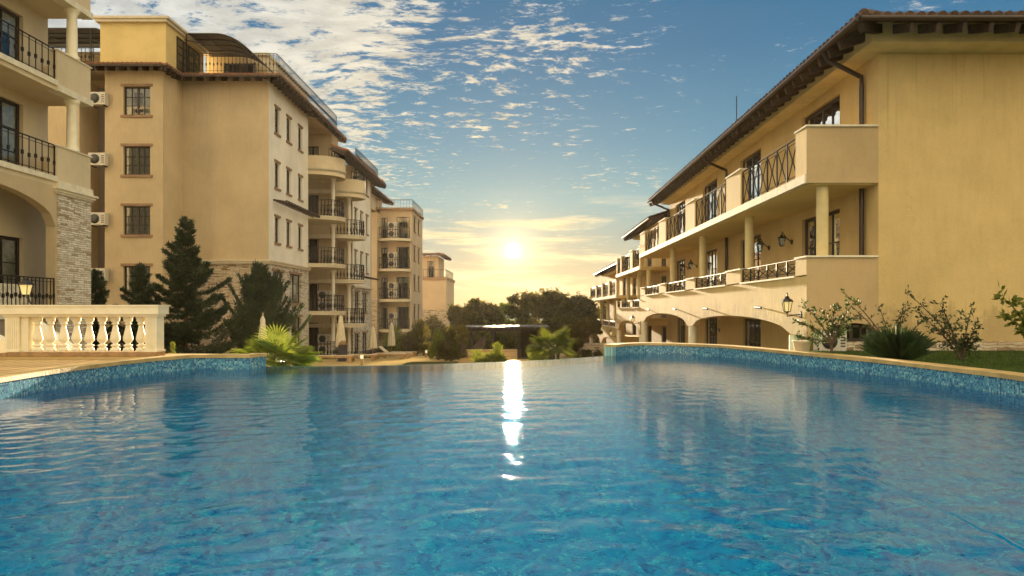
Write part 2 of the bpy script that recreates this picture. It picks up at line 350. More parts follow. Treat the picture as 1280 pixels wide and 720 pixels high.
# ------------------------------------------------------------------ mesh builder
class MB:
    def __init__(s): s.v = []; s.f = []; s.mi = []; s.cur = 0; s.sm = []
    def add(s, vs, fs, smooth=False):
        o = len(s.v); s.v += [tuple(v) for v in vs]
        for f in fs: s.f.append([i+o for i in f]); s.mi.append(s.cur); s.sm.append(smooth)
    def box(s, x0, x1, y0, y1, z0, z1):
        x0, x1 = sorted((x0, x1)); y0, y1 = sorted((y0, y1)); z0, z1 = sorted((z0, z1))
        s.add([(x0,y0,z0),(x1,y0,z0),(x1,y1,z0),(x0,y1,z0),(x0,y0,z1),(x1,y0,z1),(x1,y1,z1),(x0,y1,z1)],
              [(0,3,2,1),(4,5,6,7),(0,1,5,4),(1,2,6,5),(2,3,7,6),(3,0,4,7)])
    def hexa(s, p):   # 8 points bottom 4 then top 4
        s.add(p, [(0,3,2,1),(4,5,6,7),(0,1,5,4),(1,2,6,5),(2,3,7,6),(3,0,4,7)])
    def beam(s, a, b, w, h, up=(0, 0, 1)):
        a = Vector(a); b = Vector(b); d = (b-a).normalized(); up = Vector(up)
        r = d.cross(up)
        if r.length < 1e-4: r = d.cross(Vector((0, 1, 0)))
        r.normalize(); u = r.cross(d).normalized()
        r *= w/2; u *= h/2
        s.hexa([a-r-u, a+r-u, b+r-u, b-r-u, a-r+u, a+r+u, b+r+u, b-r+u])
    def prism(s, poly, z0, z1, smooth=False):
        n = len(poly)
        vs = [(x, y, z0) for x, y in poly] + [(x, y, z1) for x, y in poly]
        s.add(vs, [tuple(range(n-1, -1, -1)), tuple(range(n, 2*n))])
        s.add(vs, [(i, (i+1) % n, n+(i+1) % n, n+i) for i in range(n)], smooth)
    def extr(s, pts, vec):   # polygon of 3d pts extruded along vec
        n = len(pts); vec = Vector(vec); a = [Vector(p) for p in pts]
        vs = a + [p+vec for p in a]
        s.add(vs, [tuple(range(n-1, -1, -1)), tuple(range(n, 2*n))] + [(i, (i+1) % n, n+(i+1) % n, n+i) for i in range(n)])
    def tube(s, pts, r, n=8, cap=True):
        pts = [Vector(p) for p in pts]; rs = r if isinstance(r, (list, tuple)) else [r]*len(pts)
        vs = []; ref = Vector((0, 0, 1))
        for i, p in enumerate(pts):
            d = (pts[min(i+1, len(pts)-1)] - pts[max(i-1, 0)]).normalized()
            a = d.cross(ref)
            if a.length < .05: a = d.cross(Vector((0, 1, 0)))
            a.normalize(); b = d.cross(a)
            for k in range(n):
                t = 2*math.pi*k/n; vs.append(p + rs[i]*(math.cos(t)*a + math.sin(t)*b))
        fs = []
        for i in range(len(pts)-1):
            for k in range(n): fs.append((i*n+k, i*n+(k+1) % n, (i+1)*n+(k+1) % n, (i+1)*n+k))
        s.add(vs, fs, True)
        if cap:
            m = len(pts)-1
            s.add([vs[k] for k in range(n)] + [vs[m*n+k] for k in range(n)], [tuple(range(n)), tuple(range(2*n-1, n-1, -1))])
    def lathe(s, prof, c, n=16, sx=1, sy=1):
        vs = []; 
        for r, z in prof:
            for k in range(n):
                t = 2*math.pi*(k+.5)/n; vs.append((c[0]+r*math.cos(t)*sx, c[1]+r*math.sin(t)*sy, c[2]+z))
        fs = [(i*n+k, i*n+(k+1) % n, (i+1)*n+(k+1) % n, (i+1)*n+k) for i in range(len(prof)-1) for k in range(n)]
        s.add(vs, fs, n > 6)
        m = len(prof)-1
        s.add([vs[k] for k in range(n)] + [vs[m*n+k] for k in range(n)], [tuple(range(n-1, -1, -1)), tuple(range(n, 2*n))])
    def build(s, name, mat, parent=None, **tags):
        me = bpy.data.meshes.new(name); me.from_pydata(s.v, [], s.f)
        mats = mat if isinstance(mat, (list, tuple)) else [mat]
        for m in mats: me.materials.append(M[m] if isinstance(m, str) else m)
        me.polygons.foreach_set('material_index', s.mi); me.polygons.foreach_set('use_smooth', s.sm)
        me.update()
        o = bpy.data.objects.new(name, me); COL.objects.link(o)
        if parent is not None:
            o.parent = parent; o.matrix_parent_inverse = parent.matrix_world.inverted() if False else Matrix.Translation(-Vector(parent.get('_loc', (0, 0, 0))))
        tag(o, **tags)
        return o
def tag(o, label=None, cat=None, group=None, kind=None):
    if label: o['label'] = label
    if cat: o['category'] = cat
    if group: o['group'] = group
    if kind: o['kind'] = kind
    return o
ROOTS = []
def thing(name, loc, label, cat, group=None):
    """Empty at the thing's base; parts are given in world coordinates and offset by the parent inverse"""
    o = bpy.data.objects.new(name, None); COL.objects.link(o); o.location = loc; o.empty_display_size = .3
    o['_loc'] = tuple(float(c) for c in loc); ROOTS.append(o)
    return tag(o, label, cat, group)

# ------------------------------------------------------------------ setting
def gz(y):
    pts = [(-40, -1.68), (38, -1.68), (60, -2.7), (75, -3.6), (120, -9), (220, -24), (400, -31), (600, -34)]
    for (a, za), (b, zb) in zip(pts, pts[1:]):
        if y <= b: return za + (zb-za)*max(0, (y-a))/(b-a)
    return pts[-1][1]
g = MB()
ys = [-40, 0, 20, 38, 44, 50, 55, 60, 67, 75, 90, 105, 120, 150, 180, 220, 300, 400, 600]
xs = [-300, -120, -60, -30, -12, 0, 12, 30, 60, 120, 300]
vs = [(x, y, gz(y)) for y in ys for x in xs]; nx = len(xs)
g.add(vs, [(j*nx+i, j*nx+i+1, (j+1)*nx+i+1, (j+1)*nx+i) for j in range(len(ys)-1) for i in range(nx-1)])
g.build('ground', 'earth', kind='structure')
g = MB(); g.add([(-12000, 60, -32), (12000, 60, -32), (12000, 14000, -32), (-12000, 14000, -32)], [(0, 1, 2, 3)])
g.build('sea', 'sea', kind='structure')
def sheet(name, mat, x0, x1, yy, dz, xshift=None):
    g = MB(); vs = []
    for y in yy: vs += [(x0, y, gz(y)+dz), (x1, y, gz(y)+dz)]
    g.add(vs, [(2*j, 2*j+1, 2*j+3, 2*j+2) for j in range(len(yy)-1)]); return g.build(name, mat, kind='structure')
sheet('terrace_paving', 'paving', -13.6, -6.2, [22, 38, 44, 50, 55, 60], .02)
sheet('path', 'paving', -6.2, 6.6, [40, 44, 46.5], .016)
sheet('courtyard_paving', 'paving', 4.0, 14, [17.2, 38, 44, 50, 55, 60, 67, 75], .024)

# pool outline
def catmull(pts, n=6):
    P = [np.array(p, float) for p in pts]; P = [2*P[0]-P[1]] + P + [2*P[-1]-P[-2]]; out = []
    for i in range(1, len(P)-2):
        for k in range(n):
            t = k/n; a, b, c, d = P[i-1:i+3]
            out.append(tuple(.5*((2*b)+(-a+c)*t+(2*a-5*b+4*c-d)*t*t+(-a+3*b-3*c+d)*t**3)))
    out.append(tuple(P[-2])); return out
LEFT = catmull([(-3.0, -1.0), (-4.7, 1.0), (-5.7, 4), (-6.2, 6.8), (-6.42, 8.6), (-6.60, 10.2), (-6.60, 11.6), (-6.45, 12.7), (-6.2, 13.46)])
LEFT2 = [(-6.2, 13.46), (-5.13, 13.46)]; LEFT3 = [(-5.13, 13.46), (-5.0, 13.95)]
INF = catmull([(-5.0, 13.95), (-3.4, 14.12), (-1.85, 14.5), (-.26, 15.3), (1.0, 16.15), (2.22, 17.4)])
RIGHT1 = [(2.22, 17.4), (2.56, 18.0)]
RIGHT = catmull([(2.56, 18.0), (3.13, 18.35), (3.9, 18.0), (4.68, 17.1), (5.1, 15.8), (5.38, 14.6), (5.75, 13.2), (6.02, 12.0), (6.2, 10.5), (6.28, 9.2), (6.12, 7), (5.6, 4), (4.6, 1), (3.0, -1.0)])
def offs(path, w):
    """offset to the left of travel"""
    out = []
    for i, p in enumerate(path):
        a = np.array(path[max(i-1, 0)]); b = np.array(path[min(i+1, len(path)-1)]); d = b-a; d /= np.linalg.norm(d)
        out.append((p[0]-d[1]*w, p[1]+d[0]*w))
    return out
OUT = LEFT + LEFT2[1:] + LEFT3[1:]      # travelling far; outside is to the left
OUTR = RIGHT1 + RIGHT[1:]                # travelling back to the camera; outside (right of pool) is to the left too
def arc(path):
    s = [0]
    for a, b in zip(path, path[1:]): s.append(s[-1]+math.hypot(b[0]-a[0], b[1]-a[1]))
    return s
def wall_strip(name, path, z0, z1, mat, parent=None, **t):
    s = arc(path); me = bpy.data.meshes.new(name); n = len(path)
    me.from_pydata([(p[0], p[1], z0) for p in path]+[(p[0], p[1], z1) for p in path], [], [(i, i+1, n+i+1, n+i) for i in range(n-1)])
    uv = me.uv_layers.new(name='UVMap')
    for p in me.polygons:
        for li in p.loop_indices:
            vi = me.loops[li].vertex_index; uv.data[li].uv = (s[vi % n], z1 if vi >= n else z0)
    me.materials.append(M[mat]); o = bpy.data.objects.new(name, me); COL.objects.link(o)
    if parent: o.parent = parent; o.matrix_parent_inverse = Matrix.Translation(-Vector(parent['_loc']))
    return tag(o, **t)
pool = thing('swimming_pool', (0, 8, -1.4), 'blue mosaic infinity pool filling the foreground with raised curved sides', 'pool')
wall_strip('pool_wall', OUT, -.06, .212, 'tilewall', pool); wall_strip('pool_wall_below_water', OUT, -1.5, -.06, 'tilewall_low', pool)
wall_strip('pool_wall', OUTR, -.06, .212, 'tilewall', pool); wall_strip('pool_wall_below_water', OUTR, -1.5, -.06, 'tilewall_low', pool)
wall_strip('pool_wall', [(3.0, -1.0), (-3.0, -1.0)], -.06, .212, 'tilewall', pool); wall_strip('pool_wall_below_water', [(3.0, -1.0), (-3.0, -1.0)], -1.5, -.06, 'tilewall_low', pool)
g = MB(); g.add([(p[0], p[1], -1.4) for p in LEFT + LEFT2[1:] + LEFT3[1:] + INF[1:] + OUTR[1:]], [tuple(range(len(LEFT)+1+1+len(INF)-1+len(OUTR)-1))])
o = g.build('pool_floor', 'tilefloor', pool)
def ribbon(mb, a, b, z0, z1):
    n = len(a)
    for i in range(n-1):
        p = [(a[i][0], a[i][1], z0), (a[i+1][0], a[i+1][1], z0), (b[i+1][0], b[i+1][1], z0), (b[i][0], b[i][1], z0)]
        q = [(x, y, z1) for x, y, _ in p]
        mb.add(p+q, [(0,3,2,1),(4,5,6,7),(0,1,5,4),(2,3,7,6)])
    for i in (0, n-1):
        mb.add([(a[i][0], a[i][1], z0), (b[i][0], b[i][1], z0), (b[i][0], b[i][1], z1), (a[i][0], a[i][1], z1)], [(0, 1, 2, 3)])
inner = offs(OUT, -.025); outer = offs(OUT, .33)
innerR = offs(OUTR, -.025); outerR = offs(OUTR, .33)
g = MB(); ribbon(g, inner, outer, .212, .272); g.build('coping', 'coping', pool)
g = MB(); ribbon(g, innerR, outerR, .212, .272); g.build('coping', 'coping', pool)
g = MB(); ribbon(g, offs(OUT, .004), offs(OUT, .3), -1.9, .21); ribbon(g, offs(OUTR, .004), offs(OUTR, .3), -1.9, .21); g.build('outer_wall', 'rimtile', pool)
g = MB(); ribbon(g, INF, offs(INF, .22), -1.9, -.006); g.build('overflow_rim', 'rimtile', pool)
# water sheet with real ripples
def build_water():
    infx = np.array([p[0] for p in offs(INF, .20)]); infy = np.array([p[1] for p in offs(INF, .20)])
    X = np.linspace(-6.9, 6.6, 640)
    t = np.linspace(0, 1, 860)**1.3
    yf = np.interp(X, infx, infy); yf = np.where(X < -5.05, 13.7, yf); yf = np.where(X > 2.3, 18.8, yf)
    # keep the far edge continuous: clamp between
    GX = np.repeat(X[None, :], len(t), 0); GY = -1.2 + t[:, None]*(yf[None, :]+1.2)
    Z = np.zeros_like(GX); rng = np.random.RandomState(3)
    for k in range(70):
        lam = .12*(1.03**k); a = rng.normal(math.pi/2, 1.1) ; ph = rng.rand()*6.28
        amp = .0021*lam * rng.uniform(.5, 1.4)
        if lam > .5: amp *= (.5/lam)**1.8
        K = 2*math.pi/lam; Z += amp*np.sin(K*(math.cos(a)*GX+math.sin(a)*GY)+ph + .9*np.sin(GX*1.1+ph)+.7*np.sin(GY*.9+2*ph))
    # patchy ripples; calm at the rim
    patch = .6+.5*np.sin(GX*.55+1.2*np.sin(GY*.4))*np.sin(GY*.5+1.0)
    far = np.clip(1.3-GY/10.5, .12, 1.0)
    Z = Z*patch*far*WAVE
    ny, nx = GX.shape; poly = OUT + INF[1:] + OUTR[1:]
    P = np.array(poly)
    big = np.array(offs(poly, .0))
    # point in polygon test (expanded by moving outwards)
    big = np.array(offs(OUT, .2) + offs(INF, .25)[1:-1] + offs(OUTR, .2))
    cx = (GX[:-1, :-1]+GX[1:, 1:])/2; cy = (GY[:-1, :-1]+GY[1:, 1:])/2
    ins = np.zeros(cx.shape, bool); n = len(big)
    for i in range(n):
        x1, y1 = big[i]; x2, y2 = big[(i+1) % n]
        if y1 == y2: continue
        c = ((y1 > cy) != (y2 > cy)) & (cx < (x2-x1)*(cy-y1)/(y2-y1)+x1); ins ^= c
    idx = np.arange(ny*nx).reshape(ny, nx)
    F = np.stack([idx[:-1, :-1], idx[:-1, 1:], idx[1:, 1:], idx[1:, :-1]], -1)[ins]
    V = np.stack([GX.ravel(), GY.ravel(), Z.ravel()], -1)
    o = mesh_np('pool_water', V, F, 'water', smooth=True); tag(o, kind='structure')
def mesh_np(name, V, F, mat, parent=None, smooth=False, mi=None):
    me = bpy.data.meshes.new(name); k = F.shape[1]
    me.vertices.add(len(V)); me.vertices.foreach_set('co', V.astype(np.float32).ravel())
    me.loops.add(F.size); me.loops.foreach_set('vertex_index', F.astype(np.int32).ravel())
    me.polygons.add(len(F)); me.polygons.foreach_set('loop_start', np.arange(0, F.size, k, dtype=np.int32))
    try: me.polygons.foreach_set('loop_total', np.full(len(F), k, dtype=np.int32))
    except Exception: pass
    me.polygons.foreach_set('use_smooth', np.full(len(F), smooth))
    me.update(calc_edges=True); me.validate()
    for m in (mat if isinstance(mat, (list, tuple)) else [mat]): me.materials.append(M[m])
    if mi is not None: me.polygons.foreach_set('material_index', mi.astype(np.int32))
    o = bpy.data.objects.new(name, me); COL.objects.link(o)
    if parent is not None: o.parent = parent; o.matrix_parent_inverse = Matrix.Translation(-Vector(parent['_loc']))
    return o
WAVE = 1.0
build_water()
# deck on the left, garden on the right, pavement behind the camera
outl = offs(OUT, .325)
dk = [p for p in outl if p[1] < 13.75 and p[0] < -5]
dk = [p for p in outl[:len(LEFT)]]
g = MB(); g.prism(dk + [(-6.35, 13.95), (-20, 13.95), (-20, -1.0)], -1.9, .264); g.build('deck', 'deck', kind='structure')
outr = offs(OUTR, .325)
gr = [p for p in outr if p[1] < 16.3 and p[0] > 3.6]      # from far to near
g = MB(); g.prism(([(5.4, 17.0)] + gr[0:] + [(30, -1), (30, 17.0)])[::-1], -1.9, .15); g.build('garden_lawn', 'grass', kind='structure')
g = MB(); g.box(-20, 30, -14, -1.36, -1.9, .262); g.build('pavement', 'paving', kind='structure')
g = MB(); g.box(-13.4, -5.5, 13.97, 19.5, -1.9, -.5); g.build('planting_bed', 'earth', kind='structure')

# ------------------------------------------------------------------ building helpers
class Fr:
    """wall frame: origin o (x,y), u direction, outward normal"""
    def __init__(s, o, u, n): s.o = Vector((*o, 0)); s.u = Vector((*u, 0)); s.n = Vector((*n, 0))
    def P(s, u, z, d=0.): return s.o + s.u*u + Vector((0, 0, z)) - s.n*d
    def box(s, mb, u0, u1, z0, z1, d0, d1):   # d: depth behind the face (negative = proud)
        P = s.P
        mb.hexa([P(u0, z0, d0), P(u1, z0, d0), P(u1, z0, d1), P(u0, z0, d1), P(u0, z1, d0), P(u1, z1, d0), P(u1, z1, d1), P(u0, z1, d1)])
def wall_face(mb, fr, u0, u1, z0, z1, holes=(), depth=.2):
    us = sorted({u0, u1, *[h[0] for h in holes], *[h[1] for h in holes]}); zs = sorted({z0, z1, *[h[2] for h in holes], *[h[3] for h in holes]})
    us = [u for u in us if u0 <= u <= u1]; zs = [z for z in zs if z0 <= z <= z1]
    for a, b in zip(us, us[1:]):
        for c, d in zip(zs, zs[1:]):
            um, zm = (a+b)/2, (c+d)/2
            if any(h[0] < um < h[1] and h[2] < zm < h[3] for h in holes): continue
            mb.add([fr.P(a, c), fr.P(b, c), fr.P(b, d), fr.P(a, d)], [(0, 1, 2, 3)])
    for h in holes:
        if h[0] < u0 or h[1] > u1 or h[2] < z0 or h[3] > z1: continue
        a, b, c, d = h; P = fr.P
        for p, q in (((a, c), (b, c)), ((b, c), (b, d)), ((b, d), (a, d)), ((a, d), (a, c))):
            mb.add([P(*p), P(*q), P(*q, depth), P(*p, depth)], [(0, 1, 2, 3)])
def window(fr, a, b, c, d, parent, cols=2, rows=3, depth=.2, curtain=.5, sill='trim_brown', lintel=True, fw=.06, name='window', open_leaf=False):
    mb = MB(); t0, t1 = depth-.11, depth-.05
    fr.box(mb, a, a+fw, c, d, t0, t1); fr.box(mb, b-fw, b, c, d, t0, t1)
    fr.box(mb, a+fw, b-fw, d-fw, d, t0, t1); fr.box(mb, a+fw, b-fw, c, c+fw, t0, t1)
    w = (b-a-2*fw)/cols
    for k in range(1, cols):
        u = a+fw+w*k; hw = .045 if (cols == 2 or k == cols//2) else .018
        fr.box(mb, u-hw, u+hw, c+fw, d-fw, t0+.002, t1-.002)
    for k in range(1, rows):
        z = c+fw+(d-c-2*fw)*k/rows; fr.box(mb, a+fw, b-fw, z-.014, z+.014, t0+.004, t1-.004)
    w_o = mb.build(name, 'frame', parent)
    w_o['_loc'] = parent['_loc']
    def sub(mbx, nm, mt):
        me = mbx.build(nm, mt); me.parent = w_o; me.matrix_parent_inverse = w_o.matrix_basis.inverted() @ Matrix.Translation(-Vector(parent['_loc']))
        me.matrix_parent_inverse = Matrix.Translation(-Vector(parent['_loc'])) if False else Matrix.Identity(4)
        return me
    p = MB(); p.add([fr.P(a+fw*.5, c+fw*.5, t0+.03), fr.P(b-fw*.5, c+fw*.5, t0+.03), fr.P(b-fw*.5, d-fw*.5, t0+.03), fr.P(a+fw*.5, d-fw*.5, t0+.03)], [(0, 1, 2, 3)])
    sub(p, 'pane', 'glass')
    p = MB(); dd = depth-.012
    p.add([fr.P(a, c, dd), fr.P(b, c, dd), fr.P(b, d, dd), fr.P(a, d, dd)], [(0, 1, 2, 3)])
    if random.random() < .4:
        p.cur = 1; zb_ = d-(d-c)*random.uniform(.15, .55); p.add([fr.P(a+.04, zb_, dd-.012), fr.P(b-.04, zb_, dd-.012), fr.P(b-.04, d-.02, dd-.012), fr.P(a+.04, d-.02, dd-.012)], [(0, 1, 2, 3)])
    if curtain > 0:
        curtain = min(.95, curtain*random.uniform(.5, 1.3))
        p.cur = 1; wd = (b-a)*curtain/2; dd2 = dd-.02
        for (q0, q1) in ((a+.02, a+wd), (b-wd, b-.02)):
            n = max(4, int((q1-q0)/.05))
            for k in range(n):
                ua, ub = q0+(q1-q0)*k/n, q0+(q1-q0)*(k+1)/n; da, db = (dd2, dd2-.022) if k % 2 == 0 else (dd2-.022, dd2)
                p.add([fr.P(ua, c+.03, da), fr.P(ub, c+.03, db), fr.P(ub, d-.03, db), fr.P(ua, d-.03, da)], [(0, 1, 2, 3)])
    sub(p, 'curtain', ['dark', 'curtain'])
    if sill:
        s_ = MB(); fr.box(s_, a-.12, b+.12, c-.12, c-.002, -.07, .06); sub(s_, 'sill', sill)
        if lintel: s_ = MB(); fr.box(s_, a-.12, b+.12, d+.002, d+.13, -.05, .06); sub(s_, 'lintel', sill)
    return w_o
def railing(path, z0, z1, parent, style='knuckle', pitch=.13, name='railing', mat='iron'):
    mb = MB(); pts = [Vector((p[0], p[1], 0)) for p in path]
    up = Vector((0, 0, 1))
    top = [p+up*z1 for p in pts]; mb.tube(top, .022, 6)
    mb.tube([p+up*(z1-.10) for p in pts], .010, 4); mb.tube([p+up*(z0+.07) for p in pts], .013, 4)
    s = arc([(p.x, p.y) for p in pts]); L = s[-1]
    def at(t):
        for i in range(len(s)-1):
            if t <= s[i+1]+1e-9: return pts[i].lerp(pts[i+1], (t-s[i])/max(1e-9, s[i+1]-s[i]))
        return pts[-1]
    if style == 'cross':
        n = max(1, round(L/pitch))
        for k in range(n+1):
            p = at(L*k/n); mb.beam(p+up*z0, p+up*z1, .04, .04)
        for k in range(n):
            a, b = at(L*k/n), at(L*(k+1)/n); za, zb = z0+.07, z1-.10
            if z1-z0 > .8:
                # narrow hourglass: upper and lower V with a plate at the middle
                m = (a+b)/2; zm = (za+zb)/2
                for pa, pb in ((a.lerp(b, .12), a.lerp(b, .88)), (a.lerp(b, .88), a.lerp(b, .12))):
                    mb.beam(pa+up*za, m+up*zm, .022, .022); mb.beam(m+up*zm, pb+up*zb, .022, .022)
                mb.beam(a.lerp(b, .43)+up*zm, a.lerp(b, .57)+up*zm, .02, .16)
            else:
                mb.beam(a+up*za, b+up*zb, .02, .02); mb.beam(a+up*zb, b+up*za, .02, .02)
    else:
        n = max(2, round(L/pitch))
        for k in range(n+1):
            p = at(L*k/n); r = (.02 if k in (0, n) else .011) if style != 'belly' else .017
            mb.beam(p+up*z0, p+up*(z1-.01), r*2, r*2)
            if style == 'knuckle' and k % 1 == 0:
                zm = z0+(z1-z0)*(.42+.04*(k % 2)); mb.beam(p+up*(zm-.06), p+up*(zm+.06), .06, .06)
            if style == 'belly' and k not in (0, n):
                zm = z0+.45*(z1-z0); mb.lathe([(.015, z0+.1), (.065, zm-.12), (.04, zm), (.018, zm+.12), (.045, zm+.3)], (p.x, p.y, 0), 5)
    return mb.build(name, mat, parent)
def tiles(mb, a, b, inward, slope, L, pitch=.24, r=.085, hips=''):
    """barrel tiles whose lower ends lie on the line a-b"""
    a = Vector(a); b = Vector(b); d = (b-a); n = max(1, round(d.length/pitch)); d = d/n; e = d.normalized()
    up = Vector((*inward, slope)); up.normalize(); nn = e.cross(up); 
    if nn.z < 0: nn = -nn
    K = 5
    for k in range(n):
        c = a + d*(k+.5) + e*random.uniform(-.012, .012)
        q_ = min([L]+([(k+.5)*d.length] if 'a' in hips else [])+([(n-k-.5)*d.length] if 'b' in hips else []))
        Lk = max(.12, q_); rows = max(1, round(Lk/.36))
        for j in range(rows):
            s0 = c + up*(Lk*j/rows - (.03 if j else random.uniform(0, .03))) + nn*(.012*(rows-j) % .02); s1 = c + up*(Lk*(j+1)/rows)
            vs = []
            for q, (cc, rr) in enumerate(((s0, r*1.12), (s1, r*.95))):
                for i in range(K+1):
                    t = math.pi*i/K; vs.append(cc + e*(rr*math.cos(t)) + nn*(rr*math.sin(t)))
            mb.add(vs, [(i, i+1, K+1+i+1, K+1+i) for i in range(K)], True)
            mb.add(vs[:K+1], [tuple(range(K+1))])
def eave(parent, a, b, inward, z, over, slope=.3, pitch=.5, tile='tile', L=None, names=('roof', 'rafters'), hips='', rdrop=.12, rh=.15):
    """a,b: eave edge line (xy); z = level of the tiles' lower edge; rafters run inwards"""
    ax, ay = a; bx, by = b; inn = Vector((*inward, 0)); L = L or over+.25
    t = MB(); tiles(t, (ax, ay, z+.02), (bx, by, z+.02), inward, slope, L, hips=hips)
    # board under the tiles
    pa, pb = Vector((ax, ay, z)), Vector((bx, by, z)); v = inn*L + Vector((0, 0, slope*L)); dn = Vector((0, 0, -.05)); e_ = (pb-pa).normalized()*L
    va = v + (e_ if 'a' in hips else e_*0); vb = v - (e_ if 'b' in hips else e_*0)
    t.hexa([pa+dn, pb+dn, pb+vb+dn, pa+va+dn, pa, pb, pb+vb, pa+va])
    ro = t.build(names[0], tile, parent)
    f = MB(); D = (pb-pa); n = max(1, round(D.length/pitch))
    for k in range(n+1):
        if ('a' in hips and k*D.length/n < over*.55) or ('b' in hips and (n-k)*D.length/n < over*.55): continue
        p = pa.lerp(pb, (k+.02)/(n+.04))
        q0 = p + Vector((0, 0, -rdrop)) + inn*.06; q1 = q0 + inn*(over+.1) + Vector((0, 0, slope*(over+.1)))
        f.beam(q0, q1, .1, rh)
    f.beam(pa+Vector((0, 0, -.03))-inn*.01, pb+Vector((0, 0, -.03))-inn*.01, .03, .1)
    for hh_, pc, sg in (('a', pa, 1), ('b', pb, -1)):
        if hh_ in hips: q0 = pc+Vector((0, 0, -rdrop))+(inn+D.normalized()*sg)*.05; f.beam(q0, q0+(inn+D.normalized()*sg)*over+Vector((0, 0, slope*over)), .12, rh)
    f.build(names[1], 'wood_dark', parent)
    return ro
def column(mb, x, y, z0, z1, r=.17, n=20):
    mb.lathe([(r*1.35, 0), (r*1.35, .08), (r*1.1, .14), (r, .2), (r*.98, (z1-z0)*.5), (r*.9, z1-z0-.3), (r*1.0, z1-z0-.26), (r*.95, z1-z0-.22), (r*1.3, z1-z0-.13), (r*1.45, z1-z0-.1), (r*1.45, z1-z0)], (x, y, z0), n)
def aircon(x, y, z, label, group, s=1.0, face=(0, -1)):
    t = thing('air_conditioner', (x, y, z), label, 'air conditioner', group)
    w, h, d = .85*s, .62*s, .32
    b = MB(); b.box(x-w/2, x+w/2, y, y+d, z, z+h); b.build('casing', 'metal_w', t)
    b = MB(); b.lathe([(.24*s, 0), (.24*s, .02), (.05*s, .021)], (0, 0, 0), 20)
    b.v = [(x-.1*s+vx, y-.001-vz, z+h/2+vy) for vx, vy, vz in b.v]
    for k in range(5):
        b.box(x+.24*s, x+.38*s, y-.012, y-.002, z+.1+k*.09*s, z+.13+k*.09*s)
    b.build('fan_grille', 'grille', t)
    b = MB(); b.box(x-w/2+.08, x-w/2+.12, y+.02, y+d+.25, z-.05, z-.002); b.box(x+w/2-.12, x+w/2-.08, y+.02, y+d+.25, z-.05, z-.002); b.build('bracket', 'iron', t)
    return t

